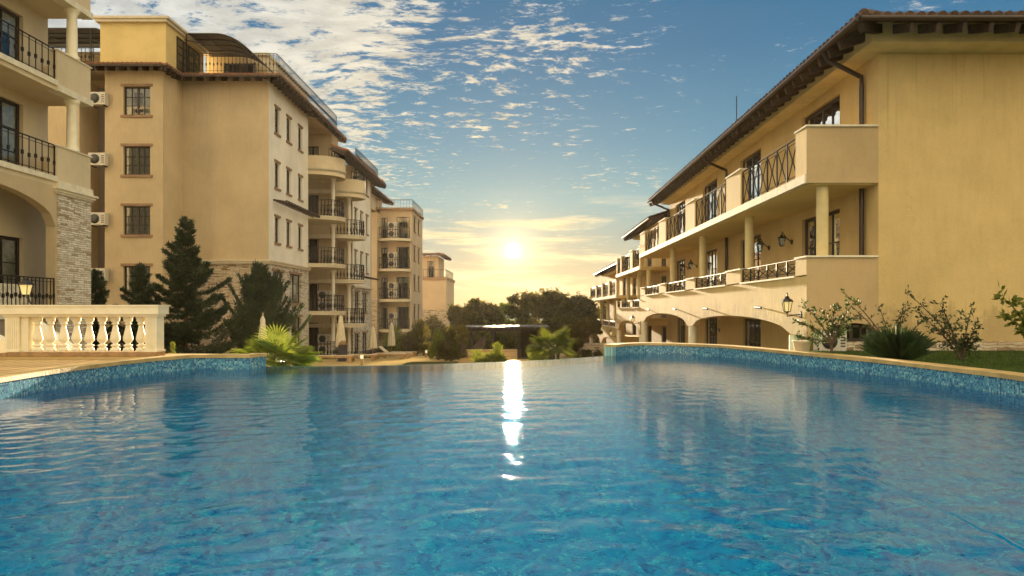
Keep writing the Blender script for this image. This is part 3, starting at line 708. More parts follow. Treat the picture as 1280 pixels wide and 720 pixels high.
# ------------------------------------------------------------------ right-hand building (three stepped blocks)
XW, XB = 8.42, 6.71            # facade wall, balcony front
def right_block(y0, y1, dz, ez, piers, doors, label, first=False, loc_label=None, arches=(), end_open=False, ground=-1.85):
    t = thing('terraced_house', (XW, y0, ground), label, 'house')
    fu, fl, fg = 4.3+dz, 1.3+dz, -1.75+dz             # floor levels
    wt = 7.2+ez
    fr = Fr((XW, y0), (0, 1), (-1, 0))
    holes = []
    for (a, b) in doors:
        holes.append((a-y0, b-y0, fu+.02, min(6.9+dz, wt-.25))); holes.append((a-y0, b-y0, fl+.02, 3.83+dz)); holes.append((a-y0+.0, b-y0-.3, fg+.02, .78+dz))
    w = MB()
    wall_face(w, fr, 0, y1-y0, ground, wt, holes, .22)
    w.box(XW+.22, 24, y0+.3, y1-.02, ground, wt-.05)
    if first:
        f2 = Fr((XW, y0), (1, 0), (0, -1)); wall_face(w, f2, 0, 15.6, ground, wt)
        w.box(XW+.1, 24, y0+.002, y0+.3, ground, wt-.05)
    else:
        w.box(XW+.01, 24, y0+.002, y0+.3, ground, wt-.05)
    f3 = Fr((24, y1), (-1, 0), (0, 1)); wall_face(w, f3, 0, 24-XW, ground, wt)
    w.build('wall', 'ochre', t)
    for h in holes: window(fr, *h, t, cols=4, rows=3, depth=.2, curtain=random.choice((.3, .5, .8)), sill=None, fw=.09, name='balcony_door')
    # cornice
    c = MB(); x0 = XW-.5; yy0 = y0-.7 if first else y0
    poly = [(XW, wt), (x0, wt+.02), (x0, wt+.46), (XW, wt+.6)]
    c.extr([(x, yy0, z) for x, z in poly], (0, y1-yy0, 0))
    if first: c.extr([(x0+.003, y, z) for y, z in ((y0, wt+.003), (y0-.697, wt+.02), (y0-.697, wt+.457), (y0, wt+.59))], (24-x0, 0, 0))
    c.build('cornice', 'fascia', t)
    ze = wt+.33
    ye0 = y0-1.5 if first else y0-.0; XE = 7.28; zo = ze-.07
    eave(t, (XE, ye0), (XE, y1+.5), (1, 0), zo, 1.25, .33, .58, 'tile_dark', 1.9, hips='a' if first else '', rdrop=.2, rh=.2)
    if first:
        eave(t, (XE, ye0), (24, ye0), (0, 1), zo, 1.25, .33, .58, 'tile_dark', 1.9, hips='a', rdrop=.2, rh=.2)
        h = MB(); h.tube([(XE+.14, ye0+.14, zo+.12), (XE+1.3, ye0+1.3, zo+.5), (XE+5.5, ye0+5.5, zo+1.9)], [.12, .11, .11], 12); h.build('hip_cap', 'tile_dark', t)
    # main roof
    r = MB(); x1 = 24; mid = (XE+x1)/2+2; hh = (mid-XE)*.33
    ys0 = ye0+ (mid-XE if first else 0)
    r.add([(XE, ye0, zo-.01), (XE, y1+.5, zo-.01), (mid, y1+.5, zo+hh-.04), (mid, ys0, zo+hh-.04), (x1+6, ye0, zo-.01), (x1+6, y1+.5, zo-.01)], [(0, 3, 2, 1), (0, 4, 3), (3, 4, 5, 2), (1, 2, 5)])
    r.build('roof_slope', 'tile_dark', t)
    gt = MB(); gt.tube([(XE-.05, ye0, zo-.04), (XE-.05, y1+.5, zo-.04)], .055, 8)
    if first: gt.tube([(XE, ye0-.06, zo-.04), (24, ye0-.06, zo-.04)], .055, 8)
    gt.build('gutter', 'pipe', t)
    # balconies
    top0 = 1.911+dz
    for lv, (zf, ztop, zr) in enumerate(((fl, 2.39+dz, 1.95+dz), (fu, 5.49+dz, fu+.06))):
        s = MB(); s.box(XB+.06, XW, y0+.06, y1-.004, zf-.2, zf)
        s.build('balcony_floor', 'ochre_in', t)
        if lv == 1:
            e = MB(); n = int((y1-y0)/.6)
            for k in range(n):
                a = y0+(y1-y0)*k/n; e.box(XB-.045, XB+.055, a+.006, a+(y1-y0)/n-.006, fu-.17, fu+.035)
            e.build('slab_edge_tiles', 'slab', t)
        for (a, b) in piers:
            p = MB(); cp = MB()
            p.box(XB, XB+.24, a+.004, b-.004, (zr if lv == 0 else fu+.04), ztop-.03); cp.box(XB-.03, XB+.27, a-.02, b+.02, ztop-.03, ztop+.015)
            p.build('balcony_pier', 'ochre', t); cp.build('pier_cap', 'slab', t)
        cp = MB()
        if first:
            q = MB(); q.box(XB+.242, XW-.001, y0, y0+.23, (fu-.17 if lv else top0), ztop-.03); q.box(XB+.001, XB+.241, y0-.002, y0+.003, (fu-.17 if lv else top0), ztop-.031)
            cp.box(XB+.272, XW-.02, y0-.05, y0+.28, ztop-.028, ztop+.017); cp.box(XB-.03, XB+.27, y0-.05, y0-.022, ztop-.028, ztop+.013); q.build('balcony_end_wall', 'ochre_end', t)
            cp.build('end_wall_cap', 'slab', t)
        for (a0, b0), (a1, b1) in zip(piers, piers[1:]):
            railing([(XB+.07, b0), (XB+.07, a1)], zr+.02, (5.38+dz if lv else 2.36+dz), t, 'cross', .8)
            if lv == 0:
                l = MB(); l.box(XB-.04, XB+.26, b0, a1, zr-.04, zr+.005); l.build('sill_ledge', 'slab', t)
    # lower wall with arches
    m = MB(); top = 1.91+dz
    N = 18
    edges = []
    for (a, b, zs, zc) in arches:
        pts = []
        for k in range(N+1):
            u = k/N; y = a+(b-a)*u; pts.append((y, zs+(zc-zs)*math.sqrt(max(0, 1-(2*u-1)**2))**1.1))
        for (ya, za), (yb, zb) in zip(pts, pts[1:]):
            m.hexa([Vector(v) for v in ((XB, ya, za), (XB+.24, ya, za), (XB+.24, yb, zb), (XB, yb, zb), (XB, ya, top), (XB+.24, ya, top), (XB+.24, yb, top), (XB, yb, top))])
        edges.append((a, b, zs))
    cuts = [y0]+[v for a, b, _ in edges for v in (a, b)]+[y1]
    for i in range(0, len(cuts), 2):
        if cuts[i+1]-cuts[i] > .01: m.box(XB, XB+.24, cuts[i], cuts[i+1], edges[0][2]-.04, top)
    if first:   # front return with the low arch above the basement window
        m.build('arcade_wall', 'ochre', t); m = MB(); ax0, ax1, zs, zc = 7.35, 8.36, .62, .80
        m.box(XB+.001, XB+.2395, y0-.002, y0-.0005, .5, top)
        m.box(XB+.24, ax0, y0, y0+.24, .5, top); m.box(ax1, XW, y0, y0+.24, -.3, top)
        for k in range(8):
            u0, u1 = k/8, (k+1)/8; xa, xb = ax0+(ax1-ax0)*u0, ax0+(ax1-ax0)*u1
            q = lambda u: zs+(zc-zs)*math.sqrt(max(0, 1-(2*u-1)**2))
            m.hexa([Vector(v) for v in ((xa, y0, q(u0)), (xb, y0, q(u1)), (xb, y0+.24, q(u1)), (xa, y0+.24, q(u0)), (xa, y0, top), (xb, y0, top), (xb, y0+.24, top), (xa, y0+.24, top))])
    m.build('end_return_wall' if first else 'arcade_wall', 'ochre_end' if first else 'ochre', t)
    k = MB(); k.box(XB+.3, XW, y0+.26, y1, fl-.42, fl-.22); k.build('arcade_ceiling', 'ochre_in', t)
    for i in range(0, len(cuts), 2):
        yc = (cuts[i]+cuts[i+1])/2
        if i == 0: yc = cuts[1]-.45 if not first else cuts[1]-.1
        cc = MB(); cc.lathe([(.22, 0), (.2, .2), (.17, .5), (.165, edges[0][2]-fg-.04)], (XB+.13, yc, fg), 20); cc.build('arcade_column', 'slab', t)
    for (a, b) in piers[:-1]:
        yc = (a+b)/2
        cc = MB(); cc.lathe([(.14, 0), (.14, fu-.2-fl)], (XB+.52, yc, fl), 18); cc.build('column', 'fascia', t)
    return t
NB = 'ochre three-storey house of the right-hand terrace, '
right_block(17.1, 41.6, 0, 0, [(17.1, 17.8), (22.3, 23.9), (28.3, 29.9), (34.1, 35.8), (40.0, 41.6)],
            [(19.2, 21.8), (25.6, 28.0), (31.4, 33.9), (37.6, 40.0)], NB+'nearest, with big blank end wall', True, arches=[(18.2, 28.6, .52, .93), (29.7, 40.2, .52, .96)])
right_block(41.62, 52.3, -.66, -1.0, [(41.62, 41.9), (44.6, 45.6), (49.6, 50.2), (51.8, 52.3)], [(42.6, 44.4), (47.5, 49.5)],
            NB+'middle one with lower roof', arches=[(42.2, 51.2, -.25, .45)], ground=-3)
right_block(52.32, 73.6, -2.1, -2.65, [(52.32, 53), (56.6, 57.4), (61.6, 62.4), (66.8, 67.6), (72.9, 73.6)], [(54, 56), (59.5, 61.5), (64.5, 66.5)],
            NB+'farthest and lowest', arches=[(53, 62.4, -1.7, -1.05), (63.6, 73, -1.7, -1.05)], ground=-6)
# plinth and basement window belong to the ground in front of the end wall
g = MB(); g.box(7.3, 24, 16.95, 17.09, -.2, .36); o = g.build('stone_plinth', 'stone'); tag(o, 'low stone plinth along the foot of the blank ochre end wall', 'plinth')
tb = thing('basement_window', (7.9, 17.2, .3), 'wide low dark window under the small arch at right balcony foot', 'window')
window(Fr((7.32, 17.2), (1, 0), (0, -1)), 0, 1.06, .36, .80, tb, cols=4, rows=1, curtain=.3, sill=None, depth=.2)
g = MB(); g.box(7.3, 8.4, 17.42, 17.5, .1, 1.0); g.box(7.0, 8.4, 18.5, 18.65, -1.7, 1.0); o = g.build('inner_wall', 'ochre_in'); tag(o, 'ochre inner wall seen under the arch beside the fan unit', 'wall')
# downpipes
def pipe(y, wt, zb, label):
    t = MB(); r = .06
    t.tube([(7.3, y-.2, wt+.22), (7.4, y-.2, wt+.0), (XW-.1, y, wt-.35), (XW-.1, y, wt-.6), (XW-.1, y, zb)], r, 8)
    o = t.build('downpipe', 'pipe'); tag(o, label, 'downpipe', 'brown rain downpipes of the right-hand terrace')
pipe(17.75, 7.2, 1.3, 'brown downpipe beside the blank end wall of the nearest ochre house')
pipe(29.6, 7.2, 1.3, 'brown downpipe halfway along the nearest ochre house')
pipe(41.3, 7.2, 4.3, 'brown downpipe at the far end of the nearest ochre house')
# antenna
g = MB(); g.tube([(12.4, 42, 7.6), (12.4, 42, 13.6)], .03, 5); tag(g.build('antenna', 'iron'), 'thin rod antenna rising above the nearest ochre house roof', 'antenna')

# ------------------------------------------------------------------ wall lamps
def wall_lantern(p, n, label, s=1.0, lit=True, down=False, grp='wall lanterns of the ochre terrace'):  # lit picks the glass whose emission imitates sunlight shining through it
    """p on the wall, n outward normal"""
    p = Vector(p); n = Vector(n); t = thing('wall_lantern', tuple(p), label, 'lantern', grp); up = Vector((0, 0, 1))
    b = MB(); b.tube([p, p+n*.03*s], .085*s, 10)
    c = p+n*.34*s
    if not down: b.tube([p+n*.03*s, p+n*.16*s-up*.01*s, c-up*.04*s, c+up*.04*s], .016*s, 6)
    else: b.tube([p+n*.03*s, p+n*.2*s+up*.14*s, c+up*.36*s, c+up*.30*s], .016*s, 6)
    base = c+up*.04*s if not down else c-up*.16*s
    b.lathe([(.02*s, 0), (.07*s, .02*s), (.075*s, .04*s)], base, 6)
    for k in range(6):
        a = math.pi*(k+.5)/3; d = Vector((math.cos(a), math.sin(a), 0))
        b.beam(base+d*.075*s+up*.03*s, base+d*.12*s+up*.27*s, .012*s, .012*s)
    b.lathe([(.15*s, .27*s), (.15*s, .285*s), (.09*s, .34*s), (.05*s, .36*s), (.055*s, .39*s), (.02*s, .41*s), (.012*s, .46*s), (.02*s, .48*s), (.004*s, .5*s)], base, 6)
    b.build('lamp_frame', 'iron', t)
    g = MB(); g.lathe([(.066*s, .035*s), (.11*s, .268*s)], base, 6); g.build('lamp_glass', 'lampglass' if lit else 'glass', t)
    return t
wall_lantern((XB-.004, 17.42, 1.0), (-1, 0, 0), 'large black lantern with sun-bright glass on the arcade wall corner nearest the pool', 1.0)
for y, z, l in ((22.6, 3.25, 'dark lantern beside the nearest balcony door, under the upper balcony'), (24.7, 3.25, 'dark lantern just right of the second balcony door, middle floor'),
                (35.0, 3.25, 'dark lantern near the third downstairs balcony column'), (36.9, 3.25, 'dark lantern at the fourth middle-floor door')):
    wall_lantern((XW-.004, y, z), (-1, 0, 0), l, .95, False, True)
wall_lantern((XW-.004, 31.0, .25), (-1, 0, 0), 'dark lantern on the inner wall behind the arcade columns', .95, False, True)
wall_lantern((XB-.004, 42.1, .35), (-1, 0, 0), 'lantern on the arcade wall where the second house begins', 1.0, True)
wall_lantern((XB-.004, 52.8, -.8), (-1, 0, 0), 'lantern on the arcade wall where the farthest house begins', 1.0, True)
wall_lantern((XB-.004, 73.2, -.9), (-1, 0, 0), 'tiny lantern at the very end of the ochre terrace', 1.2, True)
for y, z, l in ((20.3, 1.17, 'nearest'), (26.2, 1.15, 'second'), (31.6, 1.15, 'third'), (38.3, 1.13, 'fourth'), (44.3, .55, 'fifth and farthest')):
    t = MB(); t.tube([(XB-.002, y, z), (XB-.09, y, z)], .025, 6); t.tube([(XB-.11, y-.26, z), (XB-.11, y+.26, z+.02)], .035, 8)
    tag(t.build('spotlight', 'iron'), l+' small dark tube spotlight fixed above the arches', 'spotlight', 'tube spotlights above the arcade')

# ------------------------------------------------------------------ left: near building with loggias
def near_building():
    X0, XI = -14.75, -16.2
    t = thing('loggia_house', (XI, 20, 0), 'cream loggia house cut by the left edge, with white columns', 'house')
    w = MB(); fr = Fr((XI, 14), (0, 1), (1, 0))
    fl = [1.05, 5.3, 8.33]
    holes = [(20.4-14, 23.3-14, 5.32, 7.75), (20.4-14, 23.3-14, 8.35, 10.6), (20.4-14, 23.3-14, 1.08, 3.43)]
    wall_face(w, fr, 0, 10.5, -1.8, 15, holes, .25); w.box(-30, XI-.25, 14.01, 24.49, -1.8, 14.9)
    w.add([(XI, 24.5, -1.8), (-30, 24.5, -1.8), (-30, 24.5, 15), (XI, 24.5, 15)], [(0, 1, 2, 3)])
    w.build('wall', 'cream', t)
    for h in holes: window(fr, *h, t, cols=4, rows=3, depth=.24, curtain=.9 if h[2] < 6 else .35, sill=None, fw=.1, name='balcony_door')
    for i, zf in enumerate((5.3, 8.33, 11.3)):
        s = MB(); s.box(XI, X0-.02, 14, 24.5, zf-.28, zf-.02); s.build('balcony_slab', 'cream', t)
        s = MB(); s.box(X0-.3, X0+.05, 14, 22.72, zf-.14, zf+.02); s.box(X0-.3, X0+.08, 22.72, 24.53, zf-.3, zf-.1); s.build('slab_edge', 'slab', t)
        s = MB(); s.box(X0-.26, X0, 22.75, 24.5, zf-.1, zf+1.0); s.box(XI+.01, X0-.26, 24.28, 24.5, zf, zf+1.0); s.build('parapet', 'cream', t)
        s = MB(); s.box(X0-.3, X0+.04, 22.71, 24.54, zf+1.0, zf+1.04); s.build('parapet_cap', 'slab', t)
        if i < 2:
            railing([(X0-.08, 14), (X0-.08, 22.74)], zf+.05, zf+1.02, t, 'knuckle', .29)
            c = MB(); column(c, X0-.16, 23.75, zf+1.04, zf+3.03-.3, .165, 24); c.build('column', 'baluster', t)
    railing([(X0-.08, 14), (X0-.08, 22.72)], 1.1, 2.1, t, 'knuckle', .17)
    s = MB(); s.box(XI, X0, 14, 24.5, .85, 1.04); s.build('terrace_slab', 'slab', t)
    s = MB(); s.box(XI, X0-.06, 14, 24.4, -1.8, .848); s.build('base_wall', 'grey_st', t)
    # arch beam
    a = MB(); ya, yb = 16.2, 22.7; N = 24
    for k in range(N):
        u0, u1 = k/N, (k+1)/N; q = lambda u: 3.75+.95*math.sqrt(max(0, 1-(2*u-1)**2))
        y0_, y1_ = ya+(yb-ya)*u0, ya+(yb-ya)*u1
        a.hexa([Vector(v) for v in ((X0-.3, y0_, q(u0)), (X0-.005, y0_, q(u0)), (X0-.005, y1_, q(u1)), (X0-.3, y1_, q(u1)), (X0-.3, y0_, 5.02), (X0-.005, y0_, 5.02), (X0-.005, y1_, 5.02), (X0-.3, y1_, 5.02))])
    a.box(X0-.3, X0-.005, 14, ya, 1.05, 5.02); a.build('arch', 'tan', t)
    p = MB(); p.box(X0-.34, X0-.03, 22.72, 22.78, 1.05, 4.86); p.build('pier_side', 'tan', t)
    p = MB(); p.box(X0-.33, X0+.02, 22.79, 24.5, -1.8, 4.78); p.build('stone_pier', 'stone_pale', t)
    p = MB()
    for k, (e, z0, z1) in enumerate(((.05, 4.78, 4.84), (.10, 4.84, 4.92), (.16, 4.92, 4.99))): p.box(X0-.36-e*.2, X0+.02+e, 22.7-e, 24.5+e, z0+.001, z1)
    p.build('pier_capital', 'slab', t)
    p = MB(); p.box(XI+.35, XI+.75, 21.2, 22.6, 1.06, 1.9); tag(p.build('curtain_cloth', 'curtain'), 'pale patterned cloth hanging behind the ground-floor railing', 'cloth')
near_building()

# ------------------------------------------------------------------ left: main apartment block
def win_rows(fr, us, w, zs, h): return [(u-w/2, u+w/2, z, z+h) for z in zs for u in us]
def parapet_arc(mb, path, z0, z1, th):
    inn = offs(path, th); ribbon(mb, path, inn, z0, z1)
def bal_path(cx, cy, rx, ry, x_cut, n=22, y_end=None):
    pts = []
    for k in range(n+1):
        a = -math.pi/2 + math.pi*k/n
        x = cx+rx*math.cos(a); y = cy+ry*math.sin(a)
        pts.append((x, y))
    return pts
def balcony(t, cx, cy, rx, ry, zf, solid, xin, style='belly'):
    p = bal_path(cx, cy, rx, ry, 0)
    s = MB(); s.prism([(xin, p[0][1])] + p + [(xin, p[-1][1])], zf-.24, zf-.10, False); s.prism([(xin+.02, p[0][1]-.03)]+[(x+.05*(1 if x > cx+.05 else 0), y) for x, y in p]+[(xin+.02, p[-1][1]+.03)], zf-.10, zf, False)
    s.build('balcony_slab', 'trim', t)
    if solid:
        s = MB(); parapet_arc(s, p, zf-.45, zf+.75, .16); s.build('balcony_parapet', 'cream', t)
        q = offs(p, .08); m = len(q)
        railing(q[m//4:], zf+.75, zf+1.3, t, style, .2)
    else:
        railing(offs(p, .1), zf+.02, zf+1.05, t, style, .22)
def main_block():
    X0 = -13.7; Y0 = 38.6; YA = 36.5
    t = thing('apartment_building', (X0, Y0, -1.9), 'tall tan and white apartment block with stone base and roof terrace', 'apartment building')
    w = MB(); f = Fr((-18.3, Y0), (1, 0), (0, -1)); wall_face(w, f, 0, 4.6, 3.62, 13.6)
    fa = Fr((-21.25, YA), (1, 0), (0, -1))
    zr = [11.0, 7.97, 4.94, 1.9, -1.1]
    ha = win_rows(fa, [21.25-19.63], 1.36, zr, 1.45)
    wall_face(w, fa, 0, 2.95, -1.9, 13.5, ha, .25)
    fs = Fr((-18.3, YA), (0, 1), (1, 0)); wall_face(w, fs, 0, 2.1, -1.9, 13.5)
    w.box(-21.24, -18.55, YA+.25, Y0+.2, -1.9, 13.5)
    w.box(-26, -13.92, Y0+.25, 45.65, -1.9, 13.55)
    fb = Fr((-27, YA+.1), (1, 0), (0, -1)); hb = win_rows(fb, [27-25.2], 1.3, [10.6, 7.6, 4.6, 1.6], 1.45)
    wall_face(w, fb, 0, 4.4, -1.9, 13.0, hb, .25); w.box(-27, -22.62, YA+.35, Y0+.2, -1.9, 13)
    w.add([(-22.6, YA+.1, -1.9), (-22.6, 38.3, -1.9), (-22.6, 38.3, 13), (-22.6, YA+.1, 13)], [(0, 1, 2, 3)])
    w.build('wall', 'tan', t)
    w = MB(); w.box(-22.6, -21.3, 38.2, 38.5, -1.9, 12.9); w.build('service_wall', 'grey_st', t)
    for h in ha: window(fa, *h, t, 4, 3, .24, .85)
    for h in hb: window(fb, *h, t, 4, 3, .24, .5)
    # stone base
    w = MB(); w.box(-18.27, X0, Y0-.03, Y0+.25, -1.9, 3.6); 
    s = Fr((X0+.03, Y0), (0, 1), (1, 0)); us = [1.25, 3.15, 5.1]
    hs = [(.55, 2.35, .95+.6, 3.25), (3.4, 5.6, .95+.6, 3.25), (3.7, 5.6, -1.2, .7)]
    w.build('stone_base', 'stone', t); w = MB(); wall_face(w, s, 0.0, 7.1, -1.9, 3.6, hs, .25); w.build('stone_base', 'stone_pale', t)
    for h in hs: window(s, *h, t, 2, 3, .24, .9)
    w = MB(); w.box(-18.25, X0+.14, Y0-.14, Y0, 3.6, 3.72); w.box(X0, X0+.14, Y0, 45.7, 3.6, 3.72); w.box(-18.25, X0+.2, Y0-.2, Y0-.0, 3.72, 3.8); w.box(X0, X0+.2, Y0, 45.7, 3.72, 3.8)
    w.build('string_course', 'trim', t)
    # white side
    w = MB(); s = Fr((X0+.004, Y0), (0, 1), (1, 0)); hw = []
    for z in (10.9, 7.88, 4.86): hw += [(u-.36, u+.36, z, z+1.4) for u in (1.35, 3.3, 5.45)]
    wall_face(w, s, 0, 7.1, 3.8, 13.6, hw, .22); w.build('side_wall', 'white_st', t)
    for h in hw: window(s, *h, t, 2, 3, .21, .3)
    # loggia recess
    w = MB(); r = Fr((-15.3, 49.6), (1, 0), (0, -1)); FL = [-1.95, 1.05, 4.1, 7.15, 10.2]
    hd = [(.35, 1.15, z+.02, z+2.2) for z in FL]
    wall_face(w, r, 0, 2.1, -1.9, 13.5, hd, .2); w.box(-20, -13.22, 49.8, 51.15, -1.9, 13.5); w.box(-20, -15.31, 45.7, 49.79, -1.9, 13.5)
    w.add([(-13.2, 49.6, -1.9), (-13.2, 51.15, -1.9), (-13.2, 51.15, 13.5), (-13.2, 49.6, 13.5)], [(0, 1, 2, 3)])
    w.box(-15.3, -13.2, 45.7, 49.6, 13.2, 13.49)
    f = Fr((-15.3, 45.69), (1, 0), (0, 1)); 
    w.box(-15.3, -13.705, 45.55, 45.7, -1.9, 13.5)
    w.build('loggia_wall', 'tan', t)
    for h in hd: window(r, *h, t, 2, 3, .19, .3, sill=None, name='balcony_door')
    for i, z in enumerate(FL):
        if i == 0:
            railing([(-13.5, 45.6), (-12.2, 45.9), (-11.8, 48)], z+.05, z+1.05, t, 'belly', .2); continue
        balcony(t, -13.75, 47.25, 2.0, 1.62, z, i == 4, -15.25)
        if i < 4: 
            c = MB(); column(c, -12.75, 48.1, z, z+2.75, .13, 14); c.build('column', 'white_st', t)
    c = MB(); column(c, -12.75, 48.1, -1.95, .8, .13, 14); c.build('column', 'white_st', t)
    # roofs: eaves
    eave(t, (-18.5, 37.7), (-12.8, 37.7), (0, 1), 13.42, .9, .32, .6, L=1.0, hips='b', rdrop=.16, rh=.24)
    eave(t, (-12.8, 52.0), (-12.8, 37.7), (-1, 0), 13.42, .9, .32, .6, L=1.0, hips='b', rdrop=.16, rh=.24)
    eave(t, (-21.9, 35.7), (-17.9, 35.7), (0, 1), 13.3, .8, .32, .6, hips='b', rdrop=.16, rh=.24)
    eave(t, (-17.75, 37.4), (-17.75, 35.7), (-1, 0), 13.3, .6, .32, .6, L=.85, hips='b', rdrop=.16, rh=.24)
    w = MB(); w.box(-18.4, -13.7, 38.6, 52, 13.56, 13.72); w.box(-27, -18.4, 36.6, 52, 13.5, 13.62); w.build('terrace_floor', 'trim', t)
    # yellow penthouse box
    w = MB(); w.box(-21.6, -18.25, 36.7, 41, 13.6, 15.75); w.build('penthouse', 'yellow', t)
    w = MB(); w.box(-21.75, -18.12, 36.5, 41.1, 15.75, 15.9); w.box(-21.85, -18.02, 36.42, 41.2, 15.9, 16.02); w.build('penthouse_cornice', 'trim', t)
    fp = Fr((-18.25, 37.8), (0, 1), (1, 0)); 
    w = MB(); wall_face(w, Fr((-18.6, 42.2), (1, 0), (0, -1)), 0, 3.6, 13.6, 16.0, [(1.0, 2.9, 13.8, 15.6)], .2); w.box(-18.6, -15.02, 42.4, 50, 13.6, 16.0)
    w.add([(-15.0, 42.2, 13.6), (-15.0, 50, 13.6), (-15.0, 50, 16.0), (-15.0, 42.2, 16.0)], [(0, 1, 2, 3)]); w.build('penthouse', 'cream', t)
    window(Fr((-18.6, 42.2), (1, 0), (0, -1)), 1.0, 2.9, 13.8, 15.6, t, 4, 3, .19, .3, sill=None, name='terrace_door')
    window(Fr((-18.245, 37.6), (0, 1), (1, 0)), .2, 2.8, 13.8, 15.5, t, 4, 4, .05, 0, sill=None, name='terrace_door')
    w = MB(); w.box(-18.7, -14.9, 42.0, 50.1, 16.0, 16.15); w.build('penthouse_cornice', 'trim', t)
    # back-left penthouse wall with windows
    fq = Fr((-27, 41), (1, 0), (0, -1)); w = MB(); hq = [(1.1, 2.3, 13.9, 15.3), (3.0, 5.0, 13.7, 15.3)]
    wall_face(w, fq, 0, 5.4, 13.6, 15.6, hq, .2); w.box(-27, -21.65, 41.2, 48, 13.6, 15.6); w.build('penthouse', 'cream', t)
    for h in hq: window(fq, *h, t, 4, 3, .19, .3, sill=None)
    w = MB(); w.box(-27, -21.6, 40.8, 48, 15.6, 15.75); w.build('penthouse_cornice', 'trim', t)
    railing([(-18.1, 38.3), (-13.2, 38.3), (-13.15, 38.4), (-13.15, 50.5)], 13.78, 14.75, t, 'knuckle', .2, name='terrace_railing')
    railing([(-26.5, 36.6), (-21.9, 36.6)], 13.6, 14.5, t, 'knuckle', .2, name='terrace_railing')
    # curved canopies
    for (xa, xb, ya, yb, zt, cur) in ((-18.2, -14.6, 38.6, 42.0, 15.95, True), (-26.8, -22.0, 37.0, 41.0, 15.6, False)):
        c = MB(); n = 10
        prof = []
        for k in range(n+1):
            u = k/n; x = xa+(xb-xa)*u; z = zt - (1.0*max(0, (u-.45)/.55)**2 if cur else .0) ; prof.append((x, z))
        for (x0, z0), (x1, z1) in zip(prof, prof[1:]):
            c.hexa([Vector(v) for v in ((x0, ya, z0), (x1, ya, z1), (x1, yb, z1+(.0 if cur else .5)), (x0, yb, z0+(.0 if cur else .5)), (x0, ya, z0+.03), (x1, ya, z1+.03), (x1, yb, z1+.03+(.0 if cur else .5)), (x0, yb, z0+.03+(.0 if cur else .5)))])
        c.build('canopy', 'canopy', t)
        c = MB()
        for y in np.linspace(ya, yb, 5):
            dz_ = 0 if cur else .5*(y-ya)/(yb-ya)
            c.tube([(x, y, z-.03+dz_) for x, z in prof], .03, 5)
        for u in (0, .33, .66, 1):
            i = round(u*n); c.tube([(prof[i][0], ya, prof[i][1]-.05), (prof[i][0], yb, prof[i][1]-.05+(0 if cur else .5))], .025, 5)
        c.beam((xa, ya, prof[0][1]-.35), (xb-.3, ya, prof[0][1]-.35 if not cur else 14.95), .04, .04)
        c.beam((xb-.25, ya, prof[-1][1]), (xb-.25, ya, 13.75), .05, .05); c.beam((xa+.1, ya, prof[0][1]), (xa+.1, ya, 13.75), .05, .05)
        c.build('canopy_frame', 'iron', t)
    # short slatted awning on the side wall
    a = MB(); a.beam((X0+.35, 39.3, 7.0), (X0+.35, 46.3, 7.0), .06, .06)
    for k in range(15): a.beam((X0+.0, 39.35+k*.49, 7.14), (X0+.75, 39.35+k*.49, 7.02), .09, .1)
    a.beam((X0+.72, 39.3, 7.1), (X0+.72, 46.3, 7.1), .05, .05); a.build('slatted_awning', 'wood_dark', t)
main_block()

